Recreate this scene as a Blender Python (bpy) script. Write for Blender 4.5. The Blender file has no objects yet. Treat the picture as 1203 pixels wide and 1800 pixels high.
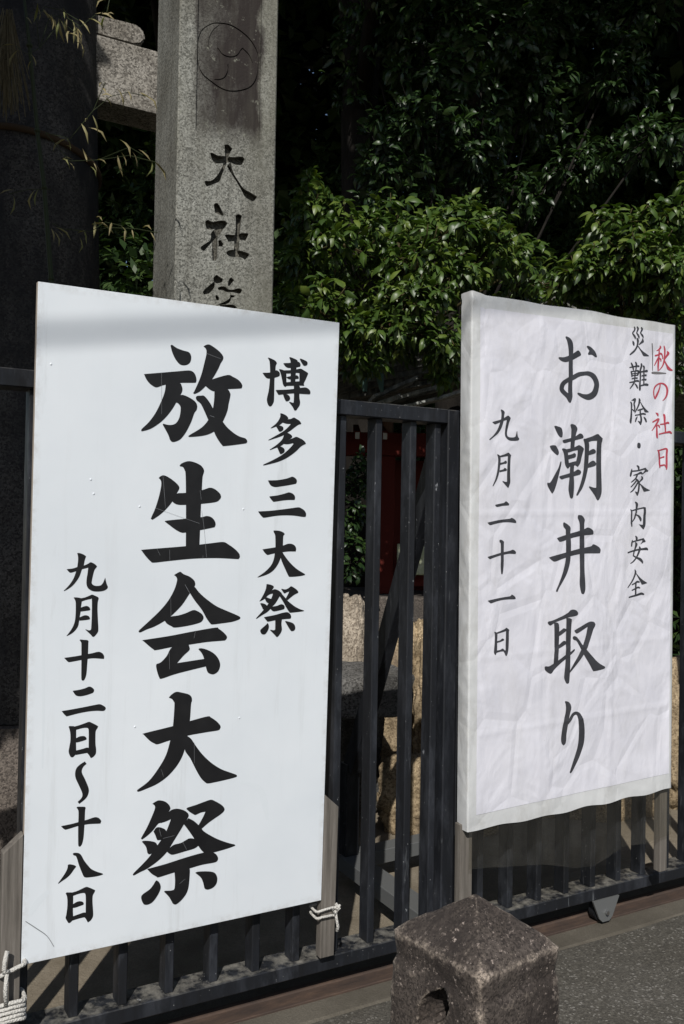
import bpy, bmesh, math, random
import numpy as np
from mathutils import Vector, Matrix, noise, geometry

S = bpy.context.scene
COL = S.collection
R = math.radians

# ------------------------------------------------------------------ camera
cam = bpy.data.cameras.new('camera')
cam.sensor_width = 36.0
cam.lens = 32.2
cam.clip_start = 0.05
cam.clip_end = 500
camo = bpy.data.objects.new('camera', cam)
COL.objects.link(camo)
camo.matrix_world = (Matrix.Translation((0, 0, 1.55)) @ Matrix.Rotation(R(90.68), 4, 'X')
                     @ Matrix.Rotation(R(1.0), 4, 'Z'))
S.camera = camo
S.render.resolution_x, S.render.resolution_y = 684, 1024

# ------------------------------------------------------------------ light
TH = R(29.9)                                  # the gate runs away to the right at this angle
D2 = Vector((math.cos(TH), math.sin(TH), 0))
N2 = Vector((-math.sin(TH), math.cos(TH), 0))
SUN = (D2 * 0.7 + N2 * 1.0 + Vector((0, 0, -1.1))).normalized()
w = bpy.data.worlds.new('World')
S.world = w
w.use_nodes = True
nt = w.node_tree
sky = nt.nodes.new('ShaderNodeTexSky')
sky.sky_type = 'NISHITA'
sky.sun_disc = False
sky.sun_elevation = math.asin(-SUN.z)
sky.sun_rotation = math.atan2(-SUN.x, -SUN.y)
bg = nt.nodes['Background']
bg.inputs['Strength'].default_value = 0.065
nt.links.new(sky.outputs[0], bg.inputs[0])
sl = bpy.data.lights.new('sun', 'SUN')
sl.energy = 4.2
sl.angle = R(0.5)
sl.color = (1.0, 0.965, 0.915)
so = bpy.data.objects.new('sun', sl)
COL.objects.link(so)
so.rotation_euler = SUN.to_track_quat('-Z', 'Y').to_euler()
so.location = (-2, -8, 12)
S.view_settings.view_transform = 'Standard'
S.view_settings.look = 'None'
S.view_settings.exposure = 0
S.view_settings.gamma = 1


# ------------------------------------------------------------------ materials
def mat(name, base, rough=0.6, spec=0.5, metal=0.0):
    m = bpy.data.materials.new(name)
    m.use_nodes = True
    b = m.node_tree.nodes['Principled BSDF']
    b.inputs['Base Color'].default_value = (*base, 1)
    b.inputs['Roughness'].default_value = rough
    b.inputs['Specular IOR Level'].default_value = spec
    b.inputs['Metallic'].default_value = metal
    return m


class NT:
    def __init__(s, m):
        s.t = m.node_tree
        s.n = s.t.nodes
        s.b = s.n['Principled BSDF']
        s.co = s.n.new('ShaderNodeTexCoord')

    def mapping(s, scale=(1, 1, 1), src='Object', rot=(0, 0, 0)):
        mp = s.n.new('ShaderNodeMapping')
        mp.inputs['Scale'].default_value = scale
        mp.inputs['Rotation'].default_value = rot
        s.t.links.new(s.co.outputs[src], mp.inputs[0])
        return mp.outputs[0]

    def noise(s, scale, detail=3, rough=0.55, vec=None, dist=0.0):
        t = s.n.new('ShaderNodeTexNoise')
        t.inputs['Scale'].default_value = scale
        t.inputs['Detail'].default_value = detail
        t.inputs['Roughness'].default_value = rough
        t.inputs['Distortion'].default_value = dist
        s.t.links.new(vec if vec else s.co.outputs['Object'], t.inputs['Vector'])
        return t.outputs[0]

    def voro(s, scale, vec=None, feature='F1', out='Distance'):
        t = s.n.new('ShaderNodeTexVoronoi')
        t.feature = feature
        t.inputs['Scale'].default_value = scale
        s.t.links.new(vec if vec else s.co.outputs['Object'], t.inputs['Vector'])
        return t.outputs[out]

    def ramp(s, src, stops):
        r = s.n.new('ShaderNodeValToRGB')
        e = r.color_ramp.elements
        while len(e) < len(stops):
            e.new(0.5)
        for k, (p, c) in zip(e, stops):
            k.position = p
            k.color = (*c, 1) if len(c) == 3 else c
        s.t.links.new(src, r.inputs[0])
        return r.outputs[0]

    def mask(s, src, a, b):
        r = s.n.new('ShaderNodeMapRange')
        r.inputs[1].default_value = a
        r.inputs[2].default_value = b
        s.t.links.new(src, r.inputs[0])
        return r.outputs[0]

    def mix(s, f, a, b, mode='MIX'):
        m = s.n.new('ShaderNodeMix')
        m.data_type = 'RGBA'
        m.blend_type = mode
        for v, i in ((f, 0), (a, 6), (b, 7)):
            if isinstance(v, (int, float)):
                m.inputs[i].default_value = v
            elif isinstance(v, tuple):
                m.inputs[i].default_value = (*v, 1)
            else:
                s.t.links.new(v, m.inputs[i])
        return m.outputs[2]

    def math(s, op, a, b=0.0):
        m = s.n.new('ShaderNodeMath')
        m.operation = op
        for v, i in ((a, 0), (b, 1)):
            if isinstance(v, (int, float)):
                m.inputs[i].default_value = v
            else:
                s.t.links.new(v, m.inputs[i])
        return m.outputs[0]

    def sep(s, src=None):
        x = s.n.new('ShaderNodeSeparateXYZ')
        s.t.links.new(src if src else s.co.outputs['Object'], x.inputs[0])
        return x.outputs

    def color(s, c):
        s.t.links.new(c, s.b.inputs['Base Color'])

    def rough(s, c):
        s.t.links.new(c, s.b.inputs['Roughness'])

    def bump(s, h, strength=0.5, dist=0.01):
        b = s.n.new('ShaderNodeBump')
        b.inputs['Strength'].default_value = strength
        b.inputs['Distance'].default_value = dist
        s.t.links.new(h, b.inputs['Height'])
        s.t.links.new(b.outputs[0], s.b.inputs['Normal'])


def granite(name, dark, light, speck=260, stain=None, bump=0.35, big=3.0, stainamt=(0.45, 0.7)):
    m = mat(name, light, 0.85, 0.3)
    t = NT(m)
    n1 = t.math('ADD', t.math('MULTIPLY', t.sep(t.voro(speck * 1.25, out='Color'))[0], 0.42), t.math('MULTIPLY', t.noise(speck * 1.6, 3, 0.7), 0.58))
    c = t.ramp(n1, [(0.30, dark), (0.5, tuple(a * 0.45 + b * 0.55 for a, b in zip(dark, light))), (0.70, light)])
    v = t.voro(speck * 0.8)
    c = t.mix(t.mask(v, 0.24, 0.12), c, tuple(x * 0.45 for x in dark))
    c = t.mix(t.mask(t.voro(speck * 0.55), 0.16, 0.08), c, tuple(min(0.75, x * 1.5) for x in light))
    n2 = t.noise(big, 5, 0.6)
    c = t.mix(t.mask(n2, 0.35, 0.7), c, (0.55, 0.53, 0.5), 'MULTIPLY')
    if stain:
        n3 = t.noise(big * 0.7, 6, 0.65, vec=t.mapping((1, 1, 0.35)))
        c = t.mix(t.mask(n3, *stainamt), c, stain)
    t.color(c)
    t.bump(t.noise(speck * 0.6, 3, 0.7), bump, 0.004)
    return m


def m_black_steel():
    m = mat('black_painted_steel', (0.02, 0.022, 0.026), 0.5, 0.35)
    t = NT(m)
    n = t.noise(14, 6, 0.7, vec=t.mapping((1, 1, 0.18)))
    c = t.ramp(n, [(0.32, (0.005, 0.0055, 0.007)), (0.52, (0.012, 0.0135, 0.017)), (0.72, (0.032, 0.035, 0.042))])
    sc = t.noise(34, 4, 0.75, vec=t.mapping((1.0, 1.0, 0.10)))
    c = t.mix(t.math('MULTIPLY', t.mask(sc, 0.62, 0.74), t.mask(t.noise(3.5, 4, 0.6), 0.45, 0.62)), c, (0.15, 0.16, 0.17))
    c = t.mix(t.mask(t.noise(80, 3, 0.75, vec=t.mapping((1, 1, 0.5))), 0.70, 0.74), c, (0.26, 0.27, 0.28))
    c = t.mix(t.mask(t.noise(5, 9, 0.72, vec=t.mapping((1.5, 1.5, 0.5))), 0.685, 0.70), c, (0.27, 0.28, 0.30))
    pt = t.math('MULTIPLY', t.mask(t.noise(9, 6, 0.75, vec=t.mapping((1, 1, 0.35))), 0.52, 0.70), 0.55)
    c = t.mix(pt, c, (0.055, 0.060, 0.072))
    sp = t.voro(45)
    c = t.mix(t.math('MULTIPLY', t.mask(sp, 0.09, 0.04), t.mask(t.noise(5, 2), 0.5, 0.6)), c, (0.22, 0.22, 0.22))
    g = t.n.new('ShaderNodeNewGeometry')
    up = t.sep(g.outputs['Normal'])[2]
    dust = t.math('MULTIPLY', t.mask(up, 0.6, 0.95), t.mask(t.noise(22, 6, 0.7), 0.42, 0.68))
    c = t.mix(dust, c, (0.21, 0.20, 0.175))
    t.color(c)
    t.rough(t.mask(n, 0.95, 0.05))
    t.bump(t.noise(60, 4, 0.6), 0.12, 0.003)
    return m


def m_sign_panel():
    m = mat('white_enamel_panel', (0.7, 0.76, 0.83), 0.32, 0.5)
    t = NT(m)
    n = t.noise(2.2, 4, 0.6)
    c = t.ramp(n, [(0.3, (0.665, 0.71, 0.75)), (0.7, (0.735, 0.775, 0.81))])
    g = t.noise(6, 7, 0.75, vec=t.mapping((1.0, 1, 0.12)))
    c = t.mix(t.mask(g, 0.62, 0.8), c, (0.55, 0.58, 0.60))
    s = t.noise(26, 6, 0.8)
    c = t.mix(t.mask(s, 0.735, 0.78), c, (0.36, 0.37, 0.38))
    x, y, z = t.sep()
    ex = t.math('MAXIMUM', t.mask(t.math('ABSOLUTE', x), 0.435, 0.457), t.mask(t.math('ABSOLUTE', z), 0.885, 0.912))
    gr = t.math('MULTIPLY', ex, t.mask(t.noise(20, 6, 0.75), 0.45, 0.75))
    c = t.mix(t.math('MULTIPLY', gr, 0.7), c, (0.34, 0.31, 0.27))
    dr = t.mask(t.noise(10, 6, 0.75, vec=t.mapping((1.0, 1, 0.06))), 0.55, 0.8)
    c = t.mix(t.math('MULTIPLY', dr, t.mask(z, 0.95, -0.9)), c, (0.55, 0.575, 0.59))
    t.color(c)
    t.rough(t.mask(t.noise(3, 5, 0.7), -0.3, 1.6))
    t.bump(t.noise(4, 2, 0.4), 0.05, 0.01)
    return m


def wrinkle_bump(t, wr):
    v1 = t.noise(4.5, 3, 0.5, vec=t.mapping((1.0, 1.0, 0.7), rot=(0, 0.6, 0)), dist=0.7)
    v2 = t.noise(15, 3, 0.6, vec=t.mapping((1, 1, 0.55), rot=(0, -0.6, 0)), dist=0.5)
    cr = t.mask(t.voro(5.5, vec=t.mapping((1.0, 1.0, 0.75), rot=(0, 0.5, 0)), feature='DISTANCE_TO_EDGE'), 0.0, 0.10)
    h = t.math('ADD', v1, t.math('ADD', t.math('MULTIPLY', v2, 0.16), t.math('MULTIPLY', cr, 0.10)))
    t.bump(h, wr, 0.02)


def m_ink(name, c1, c2, scratch=True):
    m = mat(name, c1, 0.45, 0.4)
    t = NT(m)
    c = t.ramp(t.noise(16, 4, 0.6), [(0.3, c1), (0.7, c2)])
    if scratch:
        s = t.noise(60, 3, 0.8, vec=t.mapping((1, 1, 0.06), rot=(0, 0.2, 0)))
        c = t.mix(t.mask(s, 0.735, 0.77), c, (0.22, 0.23, 0.24))
    t.color(c)
    if not scratch:
        wrinkle_bump(t, 0.85)
    return m


def m_cloth(name, a, b, wr, spec=0.35, rough=0.55, dirt=0.25):
    m = mat(name, a, rough, spec)
    t = NT(m)
    n = t.noise(5, 5, 0.6)
    c = t.ramp(n, [(0.3, a), (0.7, b)])
    c = t.mix(t.mask(t.noise(40, 5, 0.8), 0.7, 0.78), c, tuple(x * 0.72 for x in a))
    c = t.mix(t.math('MULTIPLY', t.mask(t.noise(6, 6, 0.75, vec=t.mapping((1, 1, 0.5))), 0.5, 0.75), dirt), c, (0.36, 0.35, 0.32))
    t.color(c)
    wrinkle_bump(t, wr)
    return m


def m_wood():
    m = mat('weathered_wood', (0.2, 0.17, 0.14), 0.85, 0.2)
    t = NT(m)
    n = t.noise(60, 5, 0.7, vec=t.mapping((1, 1, 0.05)))
    c = t.ramp(n, [(0.3, (0.075, 0.067, 0.058)), (0.55, (0.15, 0.135, 0.118)), (0.75, (0.23, 0.212, 0.19))])
    t.color(c)
    t.bump(n, 0.4, 0.003)
    return m


def m_leaf(name, a, b, c3, rough=0.34, trans=0.22, spec=0.6):
    m = mat(name, a, rough, spec)
    t = NT(m)
    g = t.n.new('ShaderNodeNewGeometry')
    c = t.ramp(g.outputs['Random Per Island'], [(0.0, a), (0.6, b), (1.0, c3)])
    t.color(c)
    tr = t.n.new('ShaderNodeBsdfTranslucent')
    t.t.links.new(t.mix(1.0, c, (0.9, 1.0, 0.35), 'MULTIPLY'), tr.inputs[0])
    mx = t.n.new('ShaderNodeMixShader')
    mx.inputs[0].default_value = trans
    out = t.n['Material Output']
    t.t.links.new(t.b.outputs[0], mx.inputs[1])
    t.t.links.new(tr.outputs[0], mx.inputs[2])
    t.t.links.new(mx.outputs[0], out.inputs[0])
    return m


def m_bark(name, a, b, sc=12):
    m = mat(name, a, 0.95, 0.15)
    t = NT(m)
    n = t.noise(sc, 7, 0.7, vec=t.mapping((1, 1, 0.22)))
    t.color(t.ramp(n, [(0.35, a), (0.65, b)]))
    t.bump(n, 0.8, 0.03)
    return m


def m_asphalt():
    m = mat('asphalt', (0.06, 0.06, 0.055), 0.9, 0.3)
    t = NT(m)
    v = t.voro(150, out='Color')
    sp = t.sep(v)[0]
    c = t.ramp(sp, [(0.0, (0.058, 0.054, 0.046)), (0.6, (0.088, 0.082, 0.069)), (0.9, (0.112, 0.105, 0.089)), (0.985, (0.22, 0.21, 0.19))])
    n = t.noise(1.6, 6, 0.65)
    c = t.mix(t.mask(n, 0.35, 0.7), c, (0.72, 0.70, 0.66), 'MULTIPLY')
    c = t.mix(t.mask(t.noise(7, 5, 0.7), 0.6, 0.75), c, (0.11, 0.10, 0.085))
    t.color(c)
    t.bump(t.voro(150), 0.5, 0.004)
    return m


def m_ground(name, a, b, g=90, bump=0.6, c3=None):
    m = mat(name, a, 0.95, 0.15)
    t = NT(m)
    n = t.noise(g, 4, 0.75)
    c = t.ramp(n, [(0.3, a), (0.7, b)])
    n2 = t.noise(3.0, 6, 0.65)
    c = t.mix(t.mask(n2, 0.38, 0.68), c, c3 if c3 else tuple(x * 0.6 for x in a))
    t.color(c)
    t.bump(n, bump, 0.008)
    return m


def m_rust():
    m = mat('rusty_steel', (0.12, 0.07, 0.045), 0.8, 0.3)
    t = NT(m)
    n = t.noise(30, 6, 0.7, vec=t.mapping((0.25, 1, 1)))
    t.color(t.ramp(n, [(0.3, (0.040, 0.030, 0.026)), (0.55, (0.070, 0.047, 0.036)), (0.75, (0.115, 0.075, 0.052))]))
    t.bump(n, 0.4, 0.004)
    return m


def m_clear_sheet():
    m = mat('clear_plastic_sheet', (0.14, 0.135, 0.12), 0.25, 0.4)
    t = NT(m)
    tr = t.n.new('ShaderNodeBsdfTransparent')
    tr.inputs[0].default_value = (0.86, 0.85, 0.81, 1)
    mx = t.n.new('ShaderNodeMixShader')
    f = t.mask(t.noise(11, 4, 0.6, vec=t.mapping((1, 1, 0.5))), 0.3, 0.75)
    t.t.links.new(t.math('ADD', t.math('MULTIPLY', f, 0.14), 0.07), mx.inputs[0])
    t.t.links.new(tr.outputs[0], mx.inputs[1])
    t.t.links.new(t.b.outputs[0], mx.inputs[2])
    t.t.links.new(mx.outputs[0], t.n['Material Output'].inputs[0])
    t.bump(t.noise(9, 3, 0.6), 0.3, 0.02)
    return m


def m_pillar():
    m = granite('pillar_granite', (0.10, 0.102, 0.090), (0.335, 0.338, 0.305), 120, (0.15, 0.147, 0.115), 0.5, 2.2)
    t = NT(m)
    src = t.b.inputs['Base Color'].links[0].from_socket
    x, y, z = t.sep()
    n = t.noise(6, 6, 0.7, vec=t.mapping((1, 1, 0.5)))
    nz = t.math('MULTIPLY', t.math('SUBTRACT', n, 0.5), 0.16)
    xa = t.math('ADD', x, nz)
    ins = t.math('MULTIPLY', t.mask(xa, 0.055, 0.085), t.mask(xa, 0.385, 0.35))
    ins = t.math('MULTIPLY', ins, t.mask(t.math('ADD', z, nz), 3.17, 3.30))
    ins = t.math('MULTIPLY', ins, t.mask(y, 0.05, 0.03))
    streak = t.mask(t.noise(9, 6, 0.72, vec=t.mapping((1, 1, 0.3))), 0.72, 0.36)
    side = t.mask(xa, 0.05, 0.30)
    amt = t.math('MULTIPLY', ins, t.math('ADD', t.math('MULTIPLY', streak, 0.55), t.math('ADD', t.math('MULTIPLY', side, 0.52), 0.24)))
    c = t.mix(amt, src, (0.022, 0.017, 0.015))
    st = t.mask(t.noise(7, 6, 0.7, vec=t.mapping((1.6, 1.6, 0.12))), 0.50, 0.68)
    c = t.mix(t.math('MULTIPLY', st, 0.45), c, (0.07, 0.066, 0.052))
    c = t.mix(t.mask(t.noise(18, 5, 0.75), 0.62, 0.72), c, (0.23, 0.235, 0.19))
    # darker tone inside the cut letters
    deep = t.math('MULTIPLY', t.mask(y, 0.004, 0.016), t.mask(y, 0.06, 0.04))
    inl = t.math('MULTIPLY', t.mask(x, 0.06, 0.07), t.mask(x, 0.38, 0.37))
    c = t.mix(t.math('MULTIPLY', t.math('MULTIPLY', deep, inl), t.mask(z, 3.2, 3.19)), c, (0.45, 0.43, 0.40), 'MULTIPLY')
    t.color(c)
    return m


M = {}
M['steel'] = m_black_steel()
M['grey_steel'] = mat('grey_steel', (0.11, 0.114, 0.114), 0.5, 0.5)
M['panel'] = m_sign_panel()
M['edge_wood'] = mat('raw_board_edge', (0.36, 0.31, 0.26), 0.8, 0.2)
M['ink'] = m_ink('black_lettering_film', (0.008, 0.008, 0.009), (0.014, 0.014, 0.015))
M['ink_grey'] = m_ink('brush_ink', (0.035, 0.036, 0.042), (0.055, 0.056, 0.064), False)
M['ink_red'] = m_ink('red_brush_ink', (0.38, 0.045, 0.07), (0.48, 0.075, 0.10), False)
M['scratch'] = mat('scratched_film', (0.20, 0.21, 0.22), 0.6, 0.3)
M['smudge'] = mat('grey_smudge', (0.685, 0.73, 0.765), 0.5, 0.4)
M['patch_edge'] = mat('grey_edge_and_shadow', (0.16, 0.155, 0.16), 0.8, 0.2)  # grey painted for the curled patch edge and its shadow
M['vinyl'] = m_cloth('white_vinyl_cover', (0.55, 0.56, 0.56), (0.64, 0.65, 0.655), 0.6, 0.5, 0.35, 0.7)
M['paper'] = m_cloth('white_paper_sheet', (0.65, 0.65, 0.71), (0.715, 0.712, 0.765), 0.85, 0.4, 0.4)
M['sheet'] = m_clear_sheet()
M['wood'] = m_wood()
M['rope'] = mat('white_cotton_rope', (0.52, 0.505, 0.47), 0.9, 0.1)
t = NT(M['rope'])
t.bump(t.voro(220), 0.8, 0.004)
M['pillar'] = m_pillar()
M['torii_shade'] = granite('shade_dark_torii_granite', (0.030, 0.028, 0.027), (0.115, 0.11, 0.105), 90, (0.018, 0.018, 0.020), 0.9, 3.4, (0.38, 0.56))  # darker than the beam stone: shade painted into the colour, plus stains
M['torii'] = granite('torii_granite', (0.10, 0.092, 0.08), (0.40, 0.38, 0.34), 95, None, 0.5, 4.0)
M['base_stone'] = granite('brown_base_granite', (0.05, 0.042, 0.036), (0.17, 0.145, 0.125), 110, (0.05, 0.045, 0.04), 0.5, 2.4)
M['bollard'] = granite('bollard_granite', (0.032, 0.026, 0.023), (0.105, 0.087, 0.075), 150, (0.024, 0.019, 0.017), 0.7, 5.0, (0.40, 0.60))
t = NT(M['bollard'])
src = t.b.inputs['Base Color'].links[0].from_socket
g = t.n.new('ShaderNodeNewGeometry')
pt = t.mask(t.math('ADD', g.outputs['Pointiness'], t.math('MULTIPLY', t.math('SUBTRACT', t.noise(45, 4, 0.8), 0.5), 0.10)), 0.515, 0.555)
c = t.mix(pt, src, t.ramp(t.noise(150, 2, 0.7), [(0.36, (0.08, 0.067, 0.056)), (0.6, (0.36, 0.30, 0.245))]))
spk = t.math('MULTIPLY', t.mask(t.noise(70, 3, 0.75), 0.60, 0.68), t.mask(t.noise(6, 4, 0.6), 0.42, 0.6))
c = t.mix(spk, c, (0.36, 0.30, 0.26))
t.color(c)
M['rock'] = granite('beige_rock', (0.19, 0.14, 0.082), (0.44, 0.345, 0.22), 80, (0.13, 0.10, 0.075), 0.9, 5.0, (0.52, 0.7))
M['pale_rock'] = granite('pale_granite_rock', (0.16, 0.13, 0.10), (0.46, 0.40, 0.32), 90, None, 0.7, 4.0)
M['grey_rock'] = granite('grey_stone_block', (0.05, 0.048, 0.045), (0.22, 0.215, 0.205), 90, (0.06, 0.058, 0.055), 0.9, 4.0)
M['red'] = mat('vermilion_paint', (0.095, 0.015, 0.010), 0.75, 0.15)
M['plaster'] = m_ground('mossy_plaster', (0.50, 0.52, 0.34), (0.62, 0.62, 0.48), 30, 0.2, (0.26, 0.29, 0.10))
M['white_tip'] = mat('white_rafter_end', (0.42, 0.40, 0.36), 0.7, 0.2)
M['thatch'] = m_bark('cypress_bark_roof', (0.05, 0.05, 0.047), (0.24, 0.24, 0.21), 26)
M['verge'] = m_bark('sunlit_verge_wood', (0.10, 0.105, 0.10), (0.42, 0.43, 0.40), 18)  # pale grey paints sunlit streaks onto the roof course edges
M['copper'] = mat('green_copper', (0.09, 0.17, 0.14), 0.6, 0.4)
M['straw'] = m_bark('straw', (0.10, 0.085, 0.05), (0.24, 0.20, 0.12), 50)
M['hemp'] = mat('brown_hemp_rope', (0.06, 0.042, 0.028), 0.95, 0.1)
M['bamboo'] = mat('green_bamboo', (0.028, 0.038, 0.014), 0.6, 0.3)
M['bark'] = m_bark('dark_bark', (0.008, 0.007, 0.006), (0.022, 0.019, 0.016))
M['red_bark'] = m_bark('reddish_bark', (0.10, 0.055, 0.038), (0.26, 0.16, 0.11))
M['twig'] = mat('green_twig', (0.055, 0.045, 0.018), 0.7, 0.2)
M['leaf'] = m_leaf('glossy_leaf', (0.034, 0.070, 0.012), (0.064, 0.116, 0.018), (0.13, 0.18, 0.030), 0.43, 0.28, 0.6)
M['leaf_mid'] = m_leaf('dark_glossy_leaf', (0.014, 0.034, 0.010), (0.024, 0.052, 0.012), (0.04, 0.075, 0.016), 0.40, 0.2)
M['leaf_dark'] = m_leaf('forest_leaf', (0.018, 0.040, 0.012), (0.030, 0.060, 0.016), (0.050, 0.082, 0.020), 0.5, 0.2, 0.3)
M['dry_leaf'] = m_leaf('dry_bamboo_leaf', (0.20, 0.17, 0.08), (0.32, 0.27, 0.14), (0.16, 0.18, 0.06), 0.6, 0.25, 0.3)
M['asphalt'] = m_asphalt()
M['concrete'] = m_ground('brown_grey_concrete', (0.095, 0.085, 0.068), (0.145, 0.13, 0.105), 130, 0.5, (0.075, 0.066, 0.052))
M['sand'] = m_ground('sandy_soil', (0.19, 0.16, 0.12), (0.30, 0.26, 0.20), 110, 0.7, (0.15, 0.125, 0.09))
M['rust'] = m_rust()
M['cable'] = mat('black_cable', (0.02, 0.02, 0.02), 0.6)


# ------------------------------------------------------------------ building helpers
def tag(o, label=None, cat=None, group=None, kind=None):
    for k, v in (('label', label), ('category', cat), ('group', group), ('kind', kind)):
        if v:
            o[k] = v
    return o


def thing(name, label, cat, loc=(0, 0, 0), rz=0.0, group=None, mw=None):
    o = bpy.data.objects.new(name, None)
    o.empty_display_size = 0.2
    COL.objects.link(o)
    if mw is not None:
        o.matrix_world = mw
    else:
        o.location = loc
        o.rotation_euler = (0, 0, rz)
    return tag(o, label, cat, group)


def link(name, me, m, parent=None, smooth=False):
    o = bpy.data.objects.new(name, me)
    COL.objects.link(o)
    for x in (m if isinstance(m, (list, tuple)) else [m]):
        me.materials.append(x)
    if smooth:
        me.polygons.foreach_set('use_smooth', [True] * len(me.polygons))
    if parent:
        o.parent = parent
    return o


def from_bm(name, bm, m, parent=None, smooth=False):
    me = bpy.data.meshes.new(name)
    bm.normal_update()
    bm.to_mesh(me)
    bm.free()
    return link(name, me, m, parent, smooth)


def from_data(name, vs, fs, m, parent=None, smooth=False):
    me = bpy.data.meshes.new(name)
    me.from_pydata(vs, [], fs)
    me.update()
    return link(name, me, m, parent, smooth)


def box(bm, a, b, bev=0.0, rot=None, seg=1):
    c = [(a[i] + b[i]) / 2 for i in range(3)]
    d = [abs(b[i] - a[i]) for i in range(3)]
    mw = Matrix.Translation(c) @ (rot.to_4x4() if rot else Matrix.Identity(4)) @ Matrix.Diagonal((*d, 1))
    r = bmesh.ops.create_cube(bm, size=1, matrix=mw)
    if bev:
        es = list({e for v in r['verts'] for e in v.link_edges})
        bmesh.ops.bevel(bm, geom=es, offset=bev, segments=seg, affect='EDGES', profile=0.6)
    return bm


def BX(a, b, bev=0.0, rot=None, seg=1):
    return box(bmesh.new(), a, b, bev, rot, seg)


def beam(bm, p, q, wd, dp, up=Vector((0, 0, 1)), bev=0.002):
    p, q = Vector(p), Vector(q)
    z = (q - p).normalized()
    x = up.cross(z).normalized()
    y = z.cross(x)
    rot = Matrix((x, y, z)).transposed()
    c = (p + q) / 2
    L = (q - p).length
    mw = Matrix.Translation(c) @ rot.to_4x4() @ Matrix.Diagonal((wd, dp, L, 1))
    r = bmesh.ops.create_cube(bm, size=1, matrix=mw)
    if bev:
        bmesh.ops.bevel(bm, geom=list({e for v in r['verts'] for e in v.link_edges}), offset=bev, segments=1, affect='EDGES')
    return bm


def tube(bm, pts, rad, n=8, closed=False):
    pts = [Vector(p) for p in pts]
    k = len(pts)
    rads = rad if isinstance(rad, (list, tuple)) else [rad] * k
    rings = []
    ref = Vector((0.31, 0.17, 0.93))
    for i, p in enumerate(pts):
        a = pts[(i - 1) % k] if closed or i else p
        b = pts[(i + 1) % k] if closed or i < k - 1 else p
        d = (b - a).normalized()
        x = d.cross(ref)
        if x.length < 1e-4:
            x = d.cross(Vector((1, 0, 0)))
        x.normalize()
        y = d.cross(x)
        rings.append([bm.verts.new(p + (x * math.cos(t) + y * math.sin(t)) * rads[i])
                      for t in [2 * math.pi * j / n for j in range(n)]])
    m = k if closed else k - 1
    for i in range(m):
        A, B = rings[i], rings[(i + 1) % k]
        for j in range(n):
            bm.faces.new((A[j], A[(j + 1) % n], B[(j + 1) % n], B[j]))
    if not closed:
        bm.faces.new(rings[0][::-1])
        bm.faces.new(rings[-1])
    return bm


def rough_up(bm, amp, sc, seed=0.0):
    bm.normal_update()
    for v in bm.verts:
        q = v.co * sc + Vector((seed, seed * 1.7, -seed))
        v.co += v.normal * (noise.fractal(q, 1.0, 2.0, 5) * amp)


def world(u, v, z):
    p = D2 * u + N2 * v
    return Vector((p.x, p.y, z))


def copy_tree(o, parent=None):
    c = o.copy()
    COL.objects.link(c)
    if parent:
        c.parent = parent
    for ch in [x for x in o.children]:
        copy_tree(ch, c)
    return c


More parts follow.
